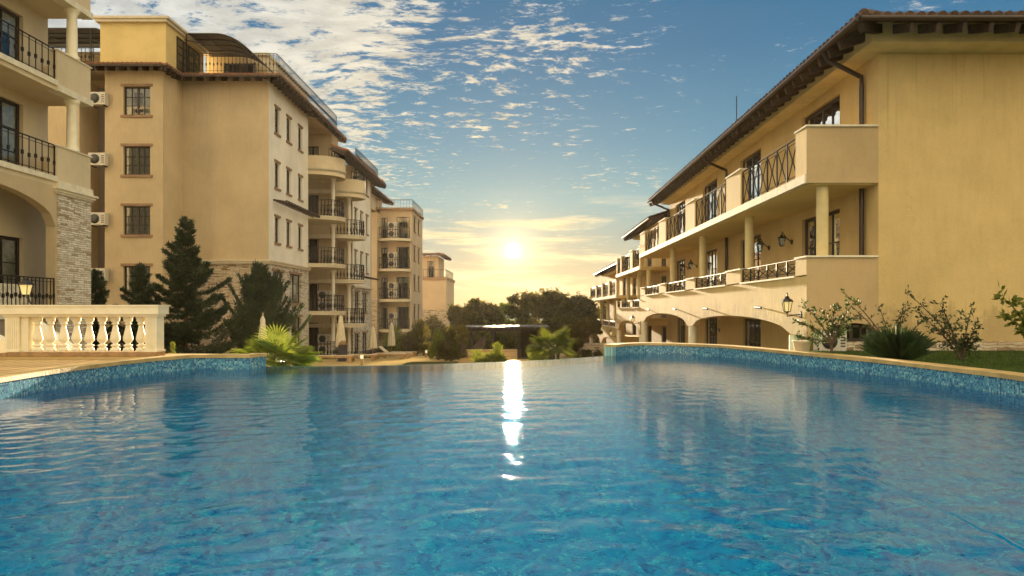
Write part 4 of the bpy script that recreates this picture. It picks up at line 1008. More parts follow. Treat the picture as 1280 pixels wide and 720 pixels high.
def second_block():
    X0 = -12.2; Y0 = 51.2; dz = -.87
    t = thing('apartment_building', (X0, Y0, -2.4), 'second white apartment block stepping forward behind the tall one', 'apartment building')
    w = MB(); f = Fr((-16, Y0), (1, 0), (0, -1)); FL = [-2.85, .18, 3.2, 6.25, 9.3]
    hd = [(1.2, 2.3, z+.02, z+2.2) for z in FL]
    wall_face(w, f, 0, 3.8, -3, 11.5, hd, .2); w.box(-24, X0-.3, Y0+.3, 59, -3, 11.5)
    w.build('wall', 'tan', t)
    for h in hd: window(f, *h, t, 2, 3, .19, .3, sill=None, name='balcony_door')
    s = Fr((X0+.004, Y0), (0, 1), (1, 0)); hw = [(u-.36, u+.36, z, z+1.4) for z in (10.02, 7.02, 4.0) for u in (1.0, 2.8, 4.7)]
    w = MB(); wall_face(w, s, 0, 6, 2.88, 11.6, hw, .22)
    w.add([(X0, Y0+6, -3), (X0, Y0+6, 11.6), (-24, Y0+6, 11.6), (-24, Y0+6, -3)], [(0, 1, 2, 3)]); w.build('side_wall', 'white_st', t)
    for h in hw: window(s, *h, t, 2, 3, .21, .3)
    s2 = Fr((X0+.03, Y0), (0, 1), (1, 0)); hs = [(.6, 2.1, .9, 2.45), (3.1, 4.8, .9, 2.45), (.6, 2.1, -2.8, -.6), (3.1, 4.8, -2.8, -.6)]
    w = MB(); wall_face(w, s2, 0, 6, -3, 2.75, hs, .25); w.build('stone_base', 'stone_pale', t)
    for h in hs: window(s2, *h, t, 2, 3, .24, .3)
    w = MB(); w.box(X0-.3, X0+.18, Y0-.1, Y0+6.1, 2.75, 2.88); w.build('string_course', 'trim', t)
    for i, z in enumerate(FL):
        if i == 0:
            railing([(-12.2, 49.2), (-11.2, 49.6), (-11.1, 52.5), (-10.9, 57)], z+.2, z+1.1, t, 'belly', .2); continue
        balcony(t, -13.1, 50.1, 2.05, 1.35, z, i == 4, -15.2)
        if i < 4: c = MB(); column(c, -12.2, 50.2, z, z+2.75, .13, 14); c.build('column', 'white_st', t)
    c = MB(); column(c, -12.2, 50.2, -2.85, 0, .13, 14); c.build('column', 'white_st', t)
    eave(t, (-11.3, 59), (-11.3, 42.6+3.4), (-1, 0), 11.32, .9, .32, .6, rdrop=.16, rh=.24)
    eave(t, (-16, 59), (-11.3, 59), (0, -1), 11.35, .9, .2, .62)
    w = MB(); w.box(-24, -11.6, 52.1, 59, 11.5, 11.6); w.build('terrace_floor', 'trim', t)
    railing([(-11.8, 50.5), (-11.8, 58)], 11.6, 12.5, t, 'knuckle', .2, name='terrace_railing')
    a = MB()
    for k in range(11): a.beam((X0+.0, 51.9+k*.5, 3.62), (X0+.75, 51.9+k*.5, 3.5), .09, .1)
    a.beam((X0+.72, 51.8, 3.56), (X0+.72, 57.1, 3.56), .05, .05); a.build('slatted_awning', 'wood_dark', t)
second_block()

def third_block():
    Y0 = 72; t = thing('apartment_building', (-11.3, Y0, -3.5), 'pinkish third apartment block with flat roof railing, far left', 'apartment building')
    FL = [-.75, 2.25, 5.25, 8.25]
    f = Fr((-14.4, Y0), (1, 0), (0, -1)); ho = []
    for z in FL: ho += [(.15, .75, z+.02, z+2.1), (1.65, 2.95, z+.02, z+2.2)]
    w = MB(); wall_face(w, f, 0, 3.2, -4, 11.1, ho, .2); w.box(-20, -11.5, Y0+.3, 79.4, -4, 11.05)
    s = Fr((-11.2, Y0), (0, 1), (1, 0)); hs = []
    for z in [v+.9 for v in FL]: hs += [(1.1, 2.3, z, z+1.5), (4.0, 5.2, z, z+1.5)]
    wall_face(w, s, 0, 7.4, -4, 11.1, hs, .2)
    w.box(-15.6, -14.4, Y0-1.6, Y0+.3, -4, 10.7); w.build('wall', 'pink_st', t)
    w = MB(); w.box(-15.63, -14.37, Y0-1.63, Y0-.01, -4, 2.3); w.build('stone_base', 'stone', t)
    for h in ho: window(f, *h, t, 2, 3, .19, .4, sill=None, name='balcony_door')
    for h in hs: window(s, *h, t, 2, 2, .19, .4)
    for z in FL:
        n = 14; p = [(-14.4, Y0-.7)] + [(-14.4+3.1*k/n, Y0-.9-.7*math.sin(math.pi*k/n)) for k in range(n+1)] + [(-11.3, Y0-.7)]
        b = MB(); b.prism(p + [(-11.3, Y0), (-14.4, Y0)], z-.3, z-.05); b.build('balcony_slab', 'trim', t)
        railing(p[1:-1], z, z+1.05, t, 'belly', .24)
    b = MB(); b.box(-15.7, -11.05, Y0-.2, 79.6, 11.1, 11.35); b.build('roof_cornice', 'trim_brown', t)
    railing([(-15, Y0), (-11.2, Y0), (-11.15, 79.2)], 11.35, 12.2, t, 'plain', .3, name='terrace_railing')
    b = MB(); b.box(-20, -14.8, 66, 75, 11.0, 12.6); b.build('penthouse', 'cream', t)
    eave(t, (-13.9, 77), (-13.9, 64), (-1, 0), 12.5, 1.0, .2, .8)
    for i, z in enumerate(FL):
        for k in (0, 1): aircon(-13.1, Y0-.38, z+.15+k*.82, ('upper' if k else 'lower')+' fan unit of the pair on the far pink block balcony, '+('ground', 'first', 'second', 'top')[i]+' level', 'fan units stacked on the far balconies', 1.1)
third_block()
def fourth_block():
    Y0 = 90; t = thing('apartment_building', (-10, Y0, -5), 'low farthest block on the left ending in a roof terrace', 'apartment building')
    w = MB(); w.box(-18, -9.72, Y0, 100, -8, 4.9); w.build('wall', 'pink_st', t)
    w = MB(); w.box(-18, -9.6, Y0-.1, 100.1, 4.9, 5.25); w.build('roof_cornice', 'trim_brown', t)
    w = MB(); w.box(-12.75, -9.69, Y0-.03, Y0+.1, -8, 1.2); w.build('stone_base', 'stone', t)
    w = MB(); wall_face(w, Fr((-14, Y0+1.6), (1, 0), (0, -1)), 0, 3.1, 5.0, 8.0, [(1.7, 2.6, 5.3, 7.4)]); w.box(-14, -10.92, Y0+1.8, 98, 5.0, 8.0); w.add([(-10.9, 91.6, 5), (-10.9, 98, 5), (-10.9, 98, 8), (-10.9, 91.6, 8)], [(0, 1, 2, 3)]); w.build('penthouse', 'pink_st', t)
    window(Fr((-14, Y0+1.6), (1, 0), (0, -1)), 1.7, 2.6, 5.3, 7.4, t, 2, 3, .19, .3, sill=None)
    railing([(-12.6, Y0+.1), (-9.8, Y0+.1), (-9.75, 99)], 5.25, 6.25, t, 'plain', .35)
    eave(t, (-14.2, 90.8), (-10.2, 90.8), (0, 1), 8.1, .8, .25, .8)
    eave(t, (-10.0, 99), (-10.0, 90.8), (-1, 0), 8.1, .8, .25, .8)
fourth_block()
ACL = 'fan units in the recess of the tan apartment block'
for (z, l) in ((11.45, 'topmost fan unit in the grey recess of the tan block'), (8.4, 'second fan unit from the top in the grey recess'), (5.4, 'third fan unit from the top in the grey recess'), (2.6, 'lowest fan unit in the grey recess of the tan block')):
    aircon(-21.46, 36.14, z, l, ACL, 1.0)
for i, (z, l) in enumerate(((1.1, 'lower unit of the pair on the first-floor curved balcony'), (1.85, 'upper unit of the pair on the first-floor curved balcony'), (-1.9, 'lower fan unit of the ground-floor loggia pair'), (-1.15, 'upper fan unit of the ground-floor loggia pair'))):
    aircon(-13.65, 49.1, z, l, 'fan units stacked in the curved loggias', 1.0)
aircon(7.12, 16.6, .16, 'fan unit under the arch right of the pool edge', None, .75)
#PART3

# ------------------------------------------------------------------ balustrade on the left deck
def baluster_prof(h, r=.083):
    P = [(.95, 0), (.95, .06), (.62, .075), (.62, .10), (.9, .13), (.9, .16), (.5, .19), (.45, .21), (.95, .30), (1.0, .36), (.9, .45), (.62, .62), (.48, .74), (.45, .80), (.7, .815), (.7, .84), (.5, .86), (.9, .92), (.9, 1)]
    return [(a*r, b*h) for a, b in P]
def balustrade():
    t = thing('balustrade', (-8, 13.2, .264), 'cream concrete balustrade with nine bulbous balusters on the left deck', 'balustrade')
    x0, x1, y = -9.46, -6.63, 13.18
    b = MB(); b.box(x0+.12, x1-.02, y-.17, y+.17, .268, .345); b.box(x0-.02, x0+.118, y-.18, y+.16, .266, .33); b.build('base_course', 'base_br', t)
    for k in range(10):
        x = x0+.56+k*.236
        b = MB(); b.box(x-.068, x+.068, y-.068, y+.068, .346, .375); b.lathe(baluster_prof(.58), (x, y, .375), 18); b.box(x-.065, x+.065, y-.065, y+.065, .955, .985)
        b.build('baluster', 'baluster', t)
    for xa, xb in ((x0+.05, x0+.3), (x1-.24, x1-.03)):
        b = MB(); b.box(xa, xb, y-.13, y+.14, .346, 1.0)
        n = 5; w = (xb-xa-.06)/n
        for k in range(n): b.box(xa+.03+k*w+.008, xa+.03+(k+1)*w-.008, y-.14, y-.131, .40, .97)
        b.box(xa-.02, xb+.02, y-.15, y+.16, .347, .385); b.build('post', 'baluster', t)
    b = MB(); b.box(x0+.31, x0+.44, y-.08, y+.09, .346, .985); b.build('half_post', 'baluster', t)
    b = MB(); b.box(x0+.02, x1, y-.15, y+.16, .986, 1.03); b.box(x0-.03, x1+.03, y-.19, y+.20, 1.03, 1.17); b.box(x0-.045, x1+.045, y-.205, y+.215, 1.17, 1.20); b.build('handrail', 'baluster', t)
    # return running back from the right-hand post
    t2 = thing('stair_wall', (-9.6, 15.0, -1.7), 'sloping cream stair string wall descending behind the balustrade', 'stair wall')
    b = MB(); b.extr([(-10.4, 14.95, .98), (-8.25, 14.95, -.59), (-8.25, 14.95, -1.8), (-10.4, 14.95, -1.8)], (0, .25, 0)); b.build('string_wall', 'baluster', t2)
    b = MB(); b.extr([(-10.45, 14.9, 1.05), (-8.2, 14.9, -.59), (-8.2, 14.9, -.69), (-10.45, 14.9, .95)], (0, .35, 0)); b.build('string_cap', 'baluster', t2)
    b = MB(); b.extr([(-11.6, 13.96, 1.25), (-9.75, 13.96, .36), (-9.75, 13.96, -1.8), (-11.6, 13.96, -1.8)], (0, .2, 0)); tag(b.build('stair_string', 'baluster'), 'short cream stair slope left of the balustrade post', 'stair wall')
balustrade()
def post_lantern(x, y, z):
    t = thing('garden_lantern', (x, y, z), 'black lantern with sun-bright glass on a curved arm above the left end of the balustrade', 'lantern')
    s = .85; b = MB()
    b.tube([(x+.1, y, z-.02), (x+.05, y, z+.03), (x+.02, y, z+.10), (x, y, z+.18)], .014, 6)
    c = (x-.03, y, z+.17); b.lathe([(.01, 0), (.07*s, .01)], c, 4)
    for k in range(4):
        a = math.pi*(k+.5)/2; d = Vector((math.cos(a), math.sin(a), 0)); C = Vector(c)
        b.beam(C+d*.08*s, C+d*.135*s+Vector((0, 0, .19)), .012, .012)
    b.lathe([(.16*s, .19), (.16*s, .2), (.09*s, .25), (.03, .27), (.02, .31)], c, 4); b.build('lamp_frame', 'iron', t)
    g = MB(); g.lathe([(.065*s, .012), (.118*s, .188)], c, 4); g.build('lamp_glass', 'lampglass', t)
post_lantern(-9.13, 13.24, 1.21)

# ------------------------------------------------------------------ plants
def rot_to(d):
    d = d/np.linalg.norm(d, axis=-1, keepdims=True)
    ref = np.where(np.abs(d[:, 2:3]) < .9, np.array([[0, 0, 1.]]), np.array([[1., 0, 0]]))
    a = np.cross(d, ref); a /= np.linalg.norm(a, axis=-1, keepdims=True); return d, a
def leaves(P, D, L, W, rng, twist=True):
    """one lens-shaped quad per point, along D"""
    d, a = rot_to(D); n = np.cross(d, a)
    th = rng.rand(len(P), 1)*6.283 if twist else np.zeros((len(P), 1))
    s = a*np.cos(th)+n*np.sin(th); L = np.asarray(L).reshape(-1, 1); W = np.asarray(W).reshape(-1, 1)
    V = np.stack([P, P+d*L*.45+s*W*.5, P+d*L, P+d*L*.45-s*W*.5], 1).reshape(-1, 3)
    F = np.arange(len(P)*4).reshape(-1, 4); return V, F
def crown(name, P, D, L, W, mat, parent, rng):
    V, F = leaves(P, D, L, W, rng); return mesh_np(name, V, F, mat, parent)
def conifer(x, y, z0, ztop, rad, label, seed, n=34000, name='conifer_tree', upright=0.0, cone=1.0, size=.13, nbk=12):
    rng = np.random.RandomState(seed); t = thing(name, (x, y, z0), label, 'tree', None)
    H = ztop-z0
    tr = MB(); tr.tube([(x, y, z0), (x+.03, y, z0+H*.5), (x, y, z0+H*.98)], [.03*H**.7, .018*H**.7, .008], 8); tr.build('trunk', 'bark', t)
    Ps, Ds = [], []; br = MB()
    nb = int(H*nbk)
    for i in range(nb):
        u = (i+.5)/nb; h = .04+.95*u
        prof = (1-h)**cone*(.35+.65*min(1, h*6)) + .03
        R_ = rad*prof*rng.uniform(.42, 1.25); az = i*2.39996+rng.uniform(-.4, .4)
        el = rng.uniform(-.08, .28)+upright + .5*h
        d = np.array([math.cos(az)*math.cos(el), math.sin(az)*math.cos(el), math.sin(el)])
        p0 = np.array([x, y, z0+H*h]); sag = -.16*R_
        m = max(5, int(n/nb*prof*2.1))
        tt = rng.rand(m)**.7
        spine = p0 + d*R_*tt[:, None]; spine[:, 2] += sag*np.sin(math.pi*tt)*.7
        side = np.array([-math.sin(az), math.cos(az), 0]); wd = R_*.30*(1.05-tt)+.04
        sgn = rng.uniform(-1, 1, m)
        P = spine + side*(sgn*wd)[:, None] + rng.normal(0, .035, (m, 3)); P[:, 2] -= np.abs(sgn)*wd*.22*(1-upright)
        D = d*.8 + side*(sgn*.9)[:, None] + np.array([0, 0, .25+upright]) + rng.normal(0, .35, (m, 3))
        Ps.append(P); Ds.append(D)
        if R_ > .3: br.tube([p0, p0+d*R_*.5+np.array([0, 0, sag*.7]), p0+d*R_*.9], [.02, .012, .004], 4, False)
    P = np.concatenate(Ps); D = np.concatenate(Ds)
    br.build('branches', 'bark', t)
    crown('crown', P, D, rng.uniform(.6, 1.2, len(P))*size, rng.uniform(.6, 1.2, len(P))*size*.28, 'conifer', t, rng)
    return t
conifer(-13.4, 28.5, -1.9, 4.75, 3.0, 'tallest dark conifer with a spiky top, in front of the stone base', 1, 60000, cone=.95, size=.15)
conifer(-14.9, 28.0, -1.9, 2.9, 1.6, 'slimmer dark conifer pressed against the left side of the tallest one', 5, 26000, cone=.8)
conifer(-16.9, 28.4, -1.9, 2.7, 1.7, 'low dark conifer seen through and above the balustrade', 9, 20000, cone=.7)
conifer(-11.15, 30.5, -1.9, 2.55, 2.5, 'bushy rounded juniper standing right of the tallest conifer', 3, 60000, upright=.6, cone=.5, nbk=30, name='juniper_tree')

def branch_tree(x, y, z0, H, spread, label, seed, mat='leaf', nl=16000, size=.16, name='broadleaf_tree', trunk_h=.3, levels=4, group=None, cat='tree', gap=.25, width=None):
    rng = np.random.RandomState(seed); t = thing(name, (x, y, z0), label, cat, group)
    tr = MB(); tips = []
    def grow(p, d, L, r, lv):
        q = p + d*L*.5 + rng.normal(0, L*.05, 3); e = q + d*L*.5 + np.array([0, 0, L*.04])
        tr.tube([p, q, e], [r, r*.85, r*.65], 5 if lv > 1 else 7, False)
        if lv >= levels: tips.append((e, d, L)); return
        if lv >= 2: tips.append((e, d, L*.8))
        k = rng.randint(3, 5)
        for i in range(k):
            az = 2*math.pi*(i+rng.rand()*.7)/k; a = rng.uniform(.35, .95)
            ax, bx = rot_to(d[None])[1][0], None; bx = np.cross(d, ax)
            nd = d*math.cos(a) + (ax*math.cos(az)+bx*math.sin(az))*math.sin(a)*spread; nd[2] = nd[2]*.85+.08; nd /= np.linalg.norm(nd)
            grow(e, nd, L*rng.uniform(.6, .82), r*.62, lv+1)
    L0 = H*trunk_h; grow(np.array([x, y, z0]), np.array([0, 0, 1.]), L0, .035*H**.8, 0)
    zt_ = max(e[2] for e, _, L in tips); pad = .5*np.mean([L for *_, L in tips]); kz = (H-pad)/(zt_-z0)
    xr = np.percentile([abs(e[0]-x) for e, *_ in tips], 92); kx = (width/2)/(xr+pad*.6) if width else kz
    tr.v = [(x+(a-x)*kx, y+(b_-y)*kx, z0+(c-z0)*kz) for a, b_, c in tr.v]
    tips = [(np.array([x+(e[0]-x)*kx, y+(e[1]-y)*kx, z0+(e[2]-z0)*kz]), d, L) for e, d, L in tips]
    if len(tips) > 40: tips = [q for q in tips if rng.rand() > .33]
    w = np.array([rng.uniform(gap, 1) for _ in tips])*np.array([L for _, _, L in tips]); w /= w.sum(); Ps = []
    for (e, d, L), ww in zip(tips, w):
        m = int(nl*ww/6)+1
        for q in range(6):
            v = rng.normal(0, 1, 3); v[2] = abs(v[2])*.8+.1; v /= np.linalg.norm(v); r_ = rng.uniform(.55, 1.25)*L*TW
            Ps.append(e + v*r_*rng.rand(m, 1)**.8 + rng.normal(0, .10*L, (m, 3)))
            tr.tube([e, e+v*r_*.9], .012, 3, False)
        continue
        Ps.append(e + rng.normal(0, 1, (m, 3))*L*np.array([[.36, .36, .24]])*rng.uniform(.6, 1.2))
    tr.build('trunk', 'bark', t)
    P = np.concatenate(Ps); D = rng.normal(0, 1, (len(P), 3)); D[:, 2] -= .2
    # scale crown to wanted height
    crown('crown', P, D, rng.uniform(.7, 1.3, len(P))*size, rng.uniform(.7, 1.2, len(P))*size*.6, mat, t, rng)
    return t
TW = 1.0
FT = 'trees beyond the infinity edge'
def far_tree(px, ytop, Y, w_px, label, seed, mat='leaf', **k):
    x = (px-655)/900*Y; zt = 1.1+(388-ytop)/900*Y; z0 = gz(Y); H = zt-z0
    k.setdefault('nl', 17000); k.setdefault('size', .22); k.setdefault('gap', .1)
    branch_tree(x, y=Y, z0=z0, H=H*HS, width=w_px/900*Y, spread=k.pop('spread', 1.1), label=label, seed=seed, mat=mat, group=FT, **k)
HS = 1.0
far_tree(604, 376, 72, 42, 'dark open-crowned tree standing alone left of the bright gap, above the pergola', 11, nl=15000, size=.26)
far_tree(571, 381, 62, 34, 'dark tree touching the end of the low left block', 12, nl=14000)
far_tree(588, 392, 80, 40, 'small round tree low between the two dark trees left of the gap', 17, nl=12000)
far_tree(636, 379, 78, 40, 'yellowish loose tree just right of the bright gap', 13, 'leaf_y', nl=14000)
far_tree(663, 366, 74, 48, 'tallest tree of the wood, above the flat pergola', 14)
far_tree(692, 364, 70, 56, 'broad dark tree in the middle of the wood', 15)
far_tree(718, 370, 66, 44, 'dense dark tree right of the middle of the wood', 16)
far_tree(744, 374, 82, 44, 'dark tree right behind the far end of the ochre terrace', 18)
far_tree(702, 396, 56, 60, 'lower dark bushy tree in front of the wood', 19, trunk_h=.2)
far_tree(664, 400, 62, 60, 'lower dark bushy tree behind the pergola roof', 20, trunk_h=.2)
far_tree(731, 398, 57, 44, 'low dark tree beside the farthest arches', 21, trunk_h=.2)
far_tree(596, 404, 66, 60, 'low wide dark tree behind the left half of the pergola', 22, trunk_h=.18)
far_tree(629, 405, 64, 56, 'low wide dark tree behind the right half of the pergola', 23, trunk_h=.18)
def bush(px, ytop, Y, w, label, seed, mat='leaf', n=7000, size=.12, z0=None, name='bush', group=None, h=None):
    rng = np.random.RandomState(seed); x = (px-655)/900*Y; zt = 1.1+(388-ytop)/900*Y; z0 = gz(Y) if z0 is None else z0
    t = thing(name, (x, Y, z0), label, 'bush', group); tr = MB(); Ps = []
    R_ = w/2/900*Y; H = zt-z0; nb = 26
    for i in range(nb):
        v = rng.normal(0, 1, 3); v[2] = abs(v[2]); v /= np.linalg.norm(v); v *= rng.uniform(.45, .98)
        e = np.array([x+v[0]*R_, Y+v[1]*R_, z0+.12*H+v[2]*H*.82]); b0 = np.array([x, Y, z0])
        tr.tube([b0, (b0+e)/2+np.array([0, 0, .1*H]), e], [.025, .015, .005], 4, False)
        m = n//nb; q = rng.normal(0, 1, (m, 3)); q /= np.linalg.norm(q, axis=1, keepdims=True)
        Ps.append(e+q*(rng.rand(m, 1)**.4)*min(R_, H*.7)*rng.uniform(.25, .42))
    P = np.concatenate(Ps); D = P-np.array([x, Y, z0]) + rng.normal(0, .5, (len(P), 3))*R_; tr.build('stems', 'bark', t)
    crown('foliage', P, D, rng.uniform(.6, 1.3, len(P))*size, rng.uniform(.6, 1.2, len(P))*size*.5, mat, t, rng)
bush(578, 397, 39, 15, 'tall dark clipped column of foliage at the left of the pergola', 31, 'leaf', 12000, .1, name='hedge_column')
bush(564, 408, 41, 34, 'dark bush at the foot of the low block, left of the foliage column', 32, 'leaf', 9000, .12)
bush(548, 415, 44, 30, 'yellow-green bush beside the lit bollard', 33, 'leaf_y', 7000, .12)
bush(520, 398, 60, 40, 'dark bushy tree in front of the pink block balconies', 34, 'leaf', 12000, .16)
bush(500, 410, 62, 40, 'yellowish bush left of the dark one before the pink block', 35, 'leaf_y', 8000, .14)
bush(613, 429, 32, 44, 'low bush glowing at the far pool rim, left of the sun streak', 36, 'leaf_y', 7000, .1)
bush(668, 436, 29, 40, 'low brown-green bush directly right of the sun streak', 37, 'leaf_y', 6000, .09)
bush(640, 412, 58, 50, 'dark bushes closing the back of the pergola', 45, 'leaf', 14000, .2)
bush(606, 413, 59, 46, 'dark leafy bush behind the leaning timber frame', 46, 'leaf', 14000, .2)
bush(724, 424, 44, 60, 'dark bush along the low wall before the arches', 38, 'leaf', 9000, .12)
bush(215.5, 428, 14.15, 14, 'tiny yellow-green shrub at the right end of the balustrade', 39, 'leaf_y', 1500, .06, z0=-.3)
# far-off wood on the slope below the horizon
rng = np.random.RandomState(77); n = 60000; X = rng.uniform(-16, 20, n); Y = rng.uniform(86, 100, n); tp = -.9+.9*np.sin(X*.7)*np.sin(X*.23+1)+.4*np.sin(X*2.1)
Z = tp - np.abs(rng.normal(0, 1, n))*2.2; P = np.stack([X, Y, Z], -1); V, F = leaves(P, rng.normal(0, 1, (n, 3)), rng.uniform(.2, .5, n), rng.uniform(.15, .3, n), rng)
tag(mesh_np('woodland', V, F, 'leaf'), 'low dark far-off woodland closing the view below the horizon', 'woodland', kind='stuff')
# fan palms
def fan_palm(x, y, zc, r, label, seed, nf=26, zbase=-.5, mat='palm', flower=True):
    rng = np.random.RandomState(seed); t = thing('fan_palm', (x, y, zbase), label, 'palm')
    tr = MB(); tr.tube([(x, y, zbase), (x, y, zc-.1)], [.14, .1], 8); tr.build('trunk', 'bark', t)
    c = np.array([x, y, zc])
    for i in range(nf):
        az = i*2.39996+rng.uniform(-.3, .3); el = rng.uniform(-.3, 1.0)
        d = np.array([math.cos(az)*math.cos(el), math.sin(az)*math.cos(el), math.sin(el)])
        pl = r*rng.uniform(.35, .55); hub = c+d*pl; side = np.array([-math.sin(az), math.cos(az), 0.]); nrm = np.cross(side, d)
        # blade turned towards the light
        f = MB(); f.tube([c, hub], .009, 4, False); nl = 24; LL = r*rng.uniform(.55, .72)
        tilt = rng.uniform(-.5, .5); s2 = side*math.cos(tilt)+nrm*math.sin(tilt); n2 = np.cross(s2, d)
        for k in range(nl):
            a = (k/(nl-1)-.5)*3.7; ld = d*math.cos(a)+s2*math.sin(a); l = LL*(1-.12*abs(a)/1.9)*rng.uniform(.93, 1.05)
            lw = np.cross(n2, ld)*LL*.030; mid = hub+ld*l*.6; tip = hub+ld*l - np.array([0, 0, l*.12]) 
            f.add([hub-lw*.3, hub+lw*.3, mid+lw+n2*.012, tip, mid-lw+n2*.012], [(0, 1, 2, 3, 4)])
        f.build('frond', mat, t)
    if flower:
        f = MB()
        for k in range(3): f.tube([(x+.03*k-.05, y-.1, zc-.12), (x+.06*k-.08, y-.35, zc-.02-.05*k)], [.02, .03], 5)
        f.build('flower_stalk', 'plume', t)
fan_palm(-5.5, 15.9, -.05, .98, 'bright yellow-green fan palm behind the left corner of the pool', 41, 24)
fan_palm(.92, 23.5, -.05, .82, 'dull backlit fan palm beyond the pool rim, right of the sun streak', 42, 26, zbase=-1.85, mat='palm_dull')
b = MB()
for k in range(5): b.tube([(1.1+.03*k, 26.5, -1.8), (1.0+.04*k, 26.5, -.1), (.95+.07*k, 26.5, .25-.02*k)], [.008, .02, .035], 5)
tag(b.build('pampas_grass', 'plume'), 'pale feathery plumes rising behind the backlit fan palm', 'grass plumes')

# garden on the right
def spray_shrub(x, y, z0, arms, label, seed, leafsize=.085, mat='shrub', dens=60, flower=False, name='shrub', trunk=0):
    rng = np.random.RandomState(seed); t = thing(name, (x, y, z0), label, 'shrub'); tr = MB(); Ps, Ds = [], []
    for (dx, dz, dy) in arms:
        base = np.array([x+rng.uniform(-.05, .05), y, z0+trunk]); end = np.array([x+dx, y+dy, z0+dz])
        mid = (base+end)/2+np.array([-dx*.12, 0, dz*.08]); n = 9; pts = []
        for k in range(n+1):
            u = k/n; pts.append((1-u)**2*base+2*u*(1-u)*mid+u*u*end)
        tr.tube(pts, [.016*(1-k/(n+1))+.004 for k in range(n+1)], 5, False)
        for k in range(2, n+1):
            d = pts[k]-pts[k-1]; d /= np.linalg.norm(d)
            for s in range(2):
                sd_ = d*.6+rng.normal(0, .55, 3); sd_ /= np.linalg.norm(sd_); L = rng.uniform(.10, .26)*(1.2-k/n*.5); e = pts[k]+sd_*L
                tr.tube([pts[k], e], .004, 3, False); m = int(dens/8)
                tt = rng.rand(m, 1); Ps.append(pts[k]+(e-pts[k])*tt+rng.normal(0, .018, (m, 3))); Ds.append(np.repeat(sd_[None], m, 0)+rng.normal(0, .7, (m, 3)))
    if trunk: tr.tube([(x, y, z0), (x, y, z0+trunk)], [.035, .025], 7)
    tr.build('stems', 'bark', t); P = np.concatenate(Ps); D = np.concatenate(Ds)
    crown('foliage', P, D, rng.uniform(.6, 1.25, len(P))*leafsize, rng.uniform(.7, 1.2, len(P))*leafsize*.5, mat, t, rng)
    if flower:
        f = MB()
        for k in range(22):
            f = MB(); p = P[rng.randint(len(P))]+np.array([0, -.03, .03]); f.lathe([(.004, -.015), (.018, 0), (.004, .018)], tuple(p), 6); f.build('flower', 'flower', t)
G0 = .15
spray_shrub(5.98, 14.0, G0, [(-.6, .72, 0), (-.45, 1.0, .1), (-.05, .85, .2), (.42, 1.08, 0), (.25, .8, -.2), (-.68, .42, -.1), (.1, .98, .1), (.3, .55, .2)], 'flowering crepe myrtle with bare trunk in front of the basement window', 51, .075, 'shrub', 56, True, 'myrtle_shrub', .3)
spray_shrub(7.5, 14.6, G0, [(-1.0, 1.3, 0), (-.75, .98, .1), (.25, 1.05, .1), (.1, .8, 0), (.55, .7, 0), (-.2, 1.0, .2), (.35, .95, .2)], 'leaning wispy shrub rising behind the grassy clump', 52, .06, 'shrub', 48)
spray_shrub(8.42, 13.8, G0-.02, [(-1.05, 1.28, 0), (-.85, .95, .1), (-.45, 1.1, 0), (.15, .98, 0), (.2, .7, -.1), (-.3, .8, .1), (.25, .4, 0), (0, .4, 0), (-.65, .7, -.1)], 'tall sparse shrub with arching sprays against the blank end wall', 53, .075, 'shrub', 56)
spray_shrub(9.05, 12.3, G0-.02, [(-.85, 1.18, 0), (-.75, .85, 0), (-.35, 1.0, .1), (-.55, .7, 0), (-.2, .7, 0)], 'large-leaved shrub reaching in at the right edge', 54, .13, 'leaf_y', 80)
def grass_clump(x, y, z0, r, h, label, seed, n=1100):
    rng = np.random.RandomState(seed); t = thing('ornamental_grass', (x, y, z0), label, 'grass clump'); m = MB()
    for i in range(n):
        az = rng.rand()*6.283; e = rng.rand()**.6; p0 = np.array([x+math.cos(az)*r*.3*rng.rand(), y+math.sin(az)*r*.3*rng.rand(), z0])
        o = np.array([math.cos(az), math.sin(az), 0]); w = np.array([-math.sin(az), math.cos(az), 0])*.009; hh = h*rng.uniform(.55, 1.25)*(1-.3*e); r_ = r*rng.uniform(.6, 1.25)
        a = p0+o*r_*e*.45+np.array([0, 0, hh*.65]); b_ = p0+o*r_*e*1.0+np.array([0, 0, hh*(1-.15*e)])
        m.add([p0-w, p0+w, a+w, b_, a-w], [(0, 1, 2, 3, 4)])
    m.build('blades', 'shrub', t)
grass_clump(6.72, 13.0, G0, .5, .68, 'dense dark green spiky grass clump on the garden lawn', 61)
# real grass blades near the coping
def lawn():
    rng = np.random.RandomState(5); n = 26000; P = np.stack([rng.uniform(5.9, 16, n), rng.uniform(7, 16.8, n), np.full(n, .15)], -1)
    px = 655+P[:, 0]/P[:, 1]*900; ex = np.interp(P[:, 1], [p[1] for p in RIGHT[::-1] if p[1] < 15], [p[0] for p in RIGHT[::-1] if p[1] < 15])
    P = P[(px < 1330) & (P[:, 0] > ex+.4)]
    D = rng.normal(0, .35, (len(P), 3)); D[:, 2] = 1
    V, F = leaves(P, D, rng.uniform(.03, .075, len(P)), np.full(len(P), .008), rng); tag(mesh_np('grass', V, F, 'shrub'), 'short dark grass growing on the garden strip', 'grass', kind='stuff')
lawn()
b = MB(); b.lathe([(.13, 0), (.17, .28), (.19, .3), (.19, .33), (.15, .33), (.15, .28)], (5.75, 14.9, .15), 20); tag(b.build('plant_pot', 'trim'), 'pale round plant pot left of the crepe myrtle', 'plant pot')

